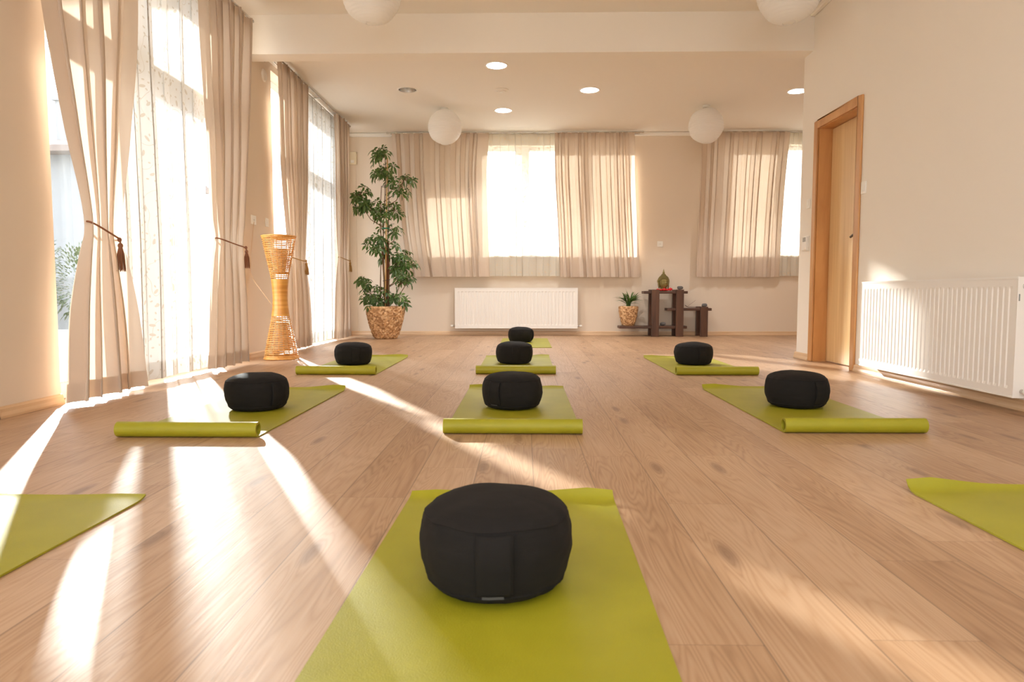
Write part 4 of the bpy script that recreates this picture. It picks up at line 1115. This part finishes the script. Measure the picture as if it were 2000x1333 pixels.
def buddha():
    cx, cy, z0 = 1.993, 9.85, .6485
    t = thing('buddha_head', 'golden green Buddha head with pointed crown on the top shelf plank', 'statue', (cx, cy, z0), rz=.30)
    # local coordinates, face towards -y
    def g(x, x0, s): return math.exp(-((x-x0)/s)**2)
    P = [(0, .046), (.008, .052), (.020, .049), (.035, .046), (.048, .048), (.060, .056), (.078, .065), (.100, .0705), (.125, .074), (.150, .0735), (.175, .068), (.195, .058), (.210, .044), (.220, .028), (.226, .001)]
    prof = []
    for (za, ra), (zb, rb) in zip(P, P[1:]):
        for k in range(5): prof.append((ra+(rb-ra)*k/5, za+(zb-za)*k/5))
    prof.append((.0005, .226))
    def fn(p, r, z, a):
        x, y = r*cos(a), r*sin(a)
        y *= 1.05
        fr = max(0, -sin(a))                      # 1 at the face
        xx = x; dy = 0
        if fr > .2:
            dy -= .016*g(xx, 0, .010)*g(z, .112, .016) + .008*g(xx, 0, .006)*g(z, .135, .020)     # nose
            dy -= .007*g(xx, 0, .022)*g(z, .083, .006) + .006*g(xx, 0, .018)*g(z, .074, .005)       # lips
            dy -= .007*g(xx, 0, .018)*g(z, .055, .012)                                             # chin
            for s in (-1, 1):
                dy += .009*g(xx, s*.028, .017)*g(z, .131, .010)                                    # sockets
                dy -= .007*g(xx, s*.028, .014)*g(z, .128, .006)                                    # lids
                dy -= .005*g(xx, s*.028, .022)*g(z, .150-.25*(abs(xx)-.028)**2*40, .005)           # brows
                dy -= .005*g(xx, s*.036, .018)*g(z, .098, .018)                                    # cheeks
        return Vector((x, y+dy*fr, z))
    b = MB(); b.lathe(prof, 80, fn=fn); b.build('head', M_bronze, t, smooth=True, local=True)
    # hair: rows of curls over the skull, then the bun and the flame
    b = MB()
    rows = [(.150, .0755), (.160, .0745), (.170, .0715), (.180, .0675), (.190, .0625), (.200, .0555), (.209, .046), (.217, .034)]
    for j, (z, r) in enumerate(rows):
        n = int(2*PI*r/.0115)
        for k in range(n):
            a = 2*PI*(k+.5*(j % 2))/n; fr = -sin(a)
            if fr > .55 and z < .168-.02*(1-fr): continue
            b.ell((r*cos(a), r*sin(a)*1.05, z), (.0068, .0068, .0062), 8, 5)
    for j, z in enumerate((.085, .097, .110, .123, .137)):
        for k in range(22):
            a = PI*(k+.5)/22
            if sin(a) > .15: b.ell((.0725*cos(a), .0725*sin(a)*1.05, z), (.007, .007, .007), 8, 5)
    b.lathe([(.034, .206), (.033, .218), (.029, .228), (.022, .238), (.014, .246), (.001, .250)], 28)
    for j, (z, r) in enumerate(((.216, .034), (.227, .030), (.237, .023))):
        for k in range(20): a = 2*PI*(k+.5*(j % 2))/20; b.ell((r*cos(a), r*sin(a), z), (.006, .006, .0058), 8, 5)
    b.build('curled_hair', M_bronze, t, smooth=True, local=True)
    b = MB(); b.lathe([(.016, .246), (.018, .256), (.013, .270), (.009, .288), (.004, .306), (.0005, .318)], 20); b.build('flame_finial', M_bronze, t, smooth=True, local=True)
    for s in (-1, 1):
        b = MB(); b.tube([(s*.073, .004, .158), (s*.084, .006, .152), (s*.087, .004, .134), (s*.081, -.002, .116), (s*.079, -.004, .095), (s*.076, -.006, .062), (s*.070, -.004, .036)], [.007, .010, .011, .009, .008, .010, .006], 10)
        b.build('ear', M_bronze, t, smooth=True, local=True)
buddha()
# red blossoms lying before the statue
rnd = random.Random(3)
for k, (x, z_, s) in enumerate(((1.902, 0, .95), (1.944, 0, .80), (1.990, 0, 1.1), (2.034, 0, .90), (2.078, 0, 1.25))):
    b = MB(); c = Vector((x, 9.785, .6485+.022*s)); r = .031*s
    for ring, (n, el, rr) in enumerate(((6, .1, 1.0), (5, .7, .75), (4, 1.2, .5))):
        for q in range(n):
            a = 2*PI*q/n+ring*.5+k
            d_ = Vector((cos(a)*cos(el), sin(a)*cos(el), sin(el)*.8)); R_ = d_.to_track_quat('Z', 'Y').to_matrix()
            b.ell(c+d_*r*rr*.62+Vector((0, 0, -.002)), (r*.50, r*.44, r*.15), 8, 6, R_)
    b.ell(c, (r*.45, r*.45, r*.62), 10, 8)
    zmin = min(p[2] for p in b.v); b.v = [(p[0], p[1], p[2]-zmin+.6487) for p in b.v]
    tag(b.build('red_flower', M_red, smooth=True),
        ['leftmost small red blossom before the Buddha head', 'second red blossom from the left before the Buddha head', 'red blossom under the chin of the Buddha head',
         'fourth red blossom from the left before the Buddha head', 'largest red blossom, rightmost before the Buddha head'][k], 'flower', 'red blossoms before the statue')
def stone(name_label, c, r, seed):
    b = MB(); o_ = seed*3.1
    b.ell(c, (r, r*.8, r*.60), 28, 16)
    b.v = [tuple(c[i]+s_*math.copysign(abs((p[i]-c[i])/s_)**.72, p[i]-c[i]) for i, s_ in enumerate((r, r*.8, r*.60))) for p in b.v]
    b.v = [tuple(Vector(p)+(Vector(p)-Vector(c))*.18*noise.noise(Vector(p)*28+Vector((o_, 0, 0)))) for p in b.v]
    zmin = min(p[2] for p in b.v); b.v = [(x, y, z-zmin+c[2]) for x, y, z in b.v]
    o = b.build('stone', M_stone, smooth=True); return tag(o, name_label, 'stone', 'grey stones on the shelf')
stone('grey stone on the tall right post of the shelf', (2.203, 9.722, .6685), .040, 1)
stone('grey stone on the lowest plank between two posts', (1.985, 9.82, .1515), .040, 2)
stone('grey stone on the short right post of the shelf', (2.548, 9.722, .4255), .038, 3)
t = thing('incense_holder', 'dark curved incense holder with slanted stick on the middle plank', 'incense holder', (2.37, 9.85, .407))
b = MB(); b.grid(12, 4, lambda u, v: (2.305+.17*u, 9.835+.03*v, .4125+.030*max(0, 1-u*3.2)**2+.004*(2*v-1)**2)); o = b.build('tray', M_walnut, t, smooth=True)
m = o.modifiers.new('thickness', 'SOLIDIFY'); m.thickness = .004; m.offset = 1
b = MB(); b.tube([(2.335, 9.85, .422), (2.455, 9.85, .515)], .0018, 6); b.build('incense_stick', M_incense, t)

# ------------------------------------------------------------------ outdoors
M_pave = plain('paving', (.42, .40, .36), .9, var=.1)
M_stucco = plain('pale stucco', (.20, .20, .20), .9)
M_tile = plain('faded roof tile', (.17, .13, .11), .9, bump=.8, bscale=8)
M_hedge = leaf_mat('hedge leaf', (.03, .05, .015), (.06, .08, .025))
b = MB(); b.box(-60, 60, -45, 75, -.32, -.13); struct(b.build('ground', M_pave))
h = thing('house', 'pale neighbouring house with tiled roof and chimney outside left window', 'house', (-16, 20.5, -.13))
b = MB(); b.box(-21, -11.6, 17.5, 24, -.128, 4.2); b.build('wall', M_stucco, h)
b = MB()
b.add([(-21.4, 17.0, 4.15), (-11.2, 17.0, 4.15), (-11.2, 24.5, 4.15), (-21.4, 24.5, 4.15), (-21.4, 20.75, 5.5), (-11.2, 20.75, 5.5), (-21.4, 17.0, 4.3), (-11.2, 17.0, 4.3), (-11.2, 24.5, 4.3), (-21.4, 24.5, 4.3)],
      [(0, 1, 2, 3), (0, 1, 7, 6), (6, 7, 5, 4), (8, 9, 4, 5), (2, 3, 9, 8), (1, 2, 8, 5, 7), (0, 3, 9, 4, 6)])
b.build('roof', M_tile, h)
b = MB(); b.box(-12.4, -11.9, 18.2, 18.7, 4.6, 5.7); b.box(-12.46, -11.84, 18.14, 18.76, 5.7, 5.8); b.build('chimney', M_stucco, h)
b = MB(); b.box(-26, -7.9, 14.0, 14.2, -.129, .95); tag(b.build('garden_wall', M_stucco), 'low pale garden wall outside the left window', 'wall')
rnd = random.Random(12)
for k, (x, y, r, hh) in enumerate(((-9.7, 13.2, .62, 1.9), (-8.4, 12.8, .55, 1.5), (-11.2, 13.0, .7, 2.1))):
    t = thing('shrub', ['light green shrub before the garden wall, tall, in the window gap', 'lower light green shrub nearest the window outside', 'tallest green shrub furthest left outside the window'][k], 'shrub', (x, y, -.13), 'garden shrubs')
    b = MB(); b.tube([(x, y, -.13), (x, y, hh*.6)], .04, 8); b.build('trunk', M_stem, t)
    b = MB()
    for q in range(900):
        v = Vector((rnd.gauss(0, 1), rnd.gauss(0, 1), rnd.gauss(0, 1))).normalized()*rnd.uniform(.55, 1)
        p = Vector((x+v.x*r, y+v.y*r, hh*.55+v.z*hh*.5))
        leaflet(b, p, v+Vector((0, 0, .3)), Vector((.1, .2, 1)), .10, .05, n=2)
    b.build('foliage', M_hedge, t)
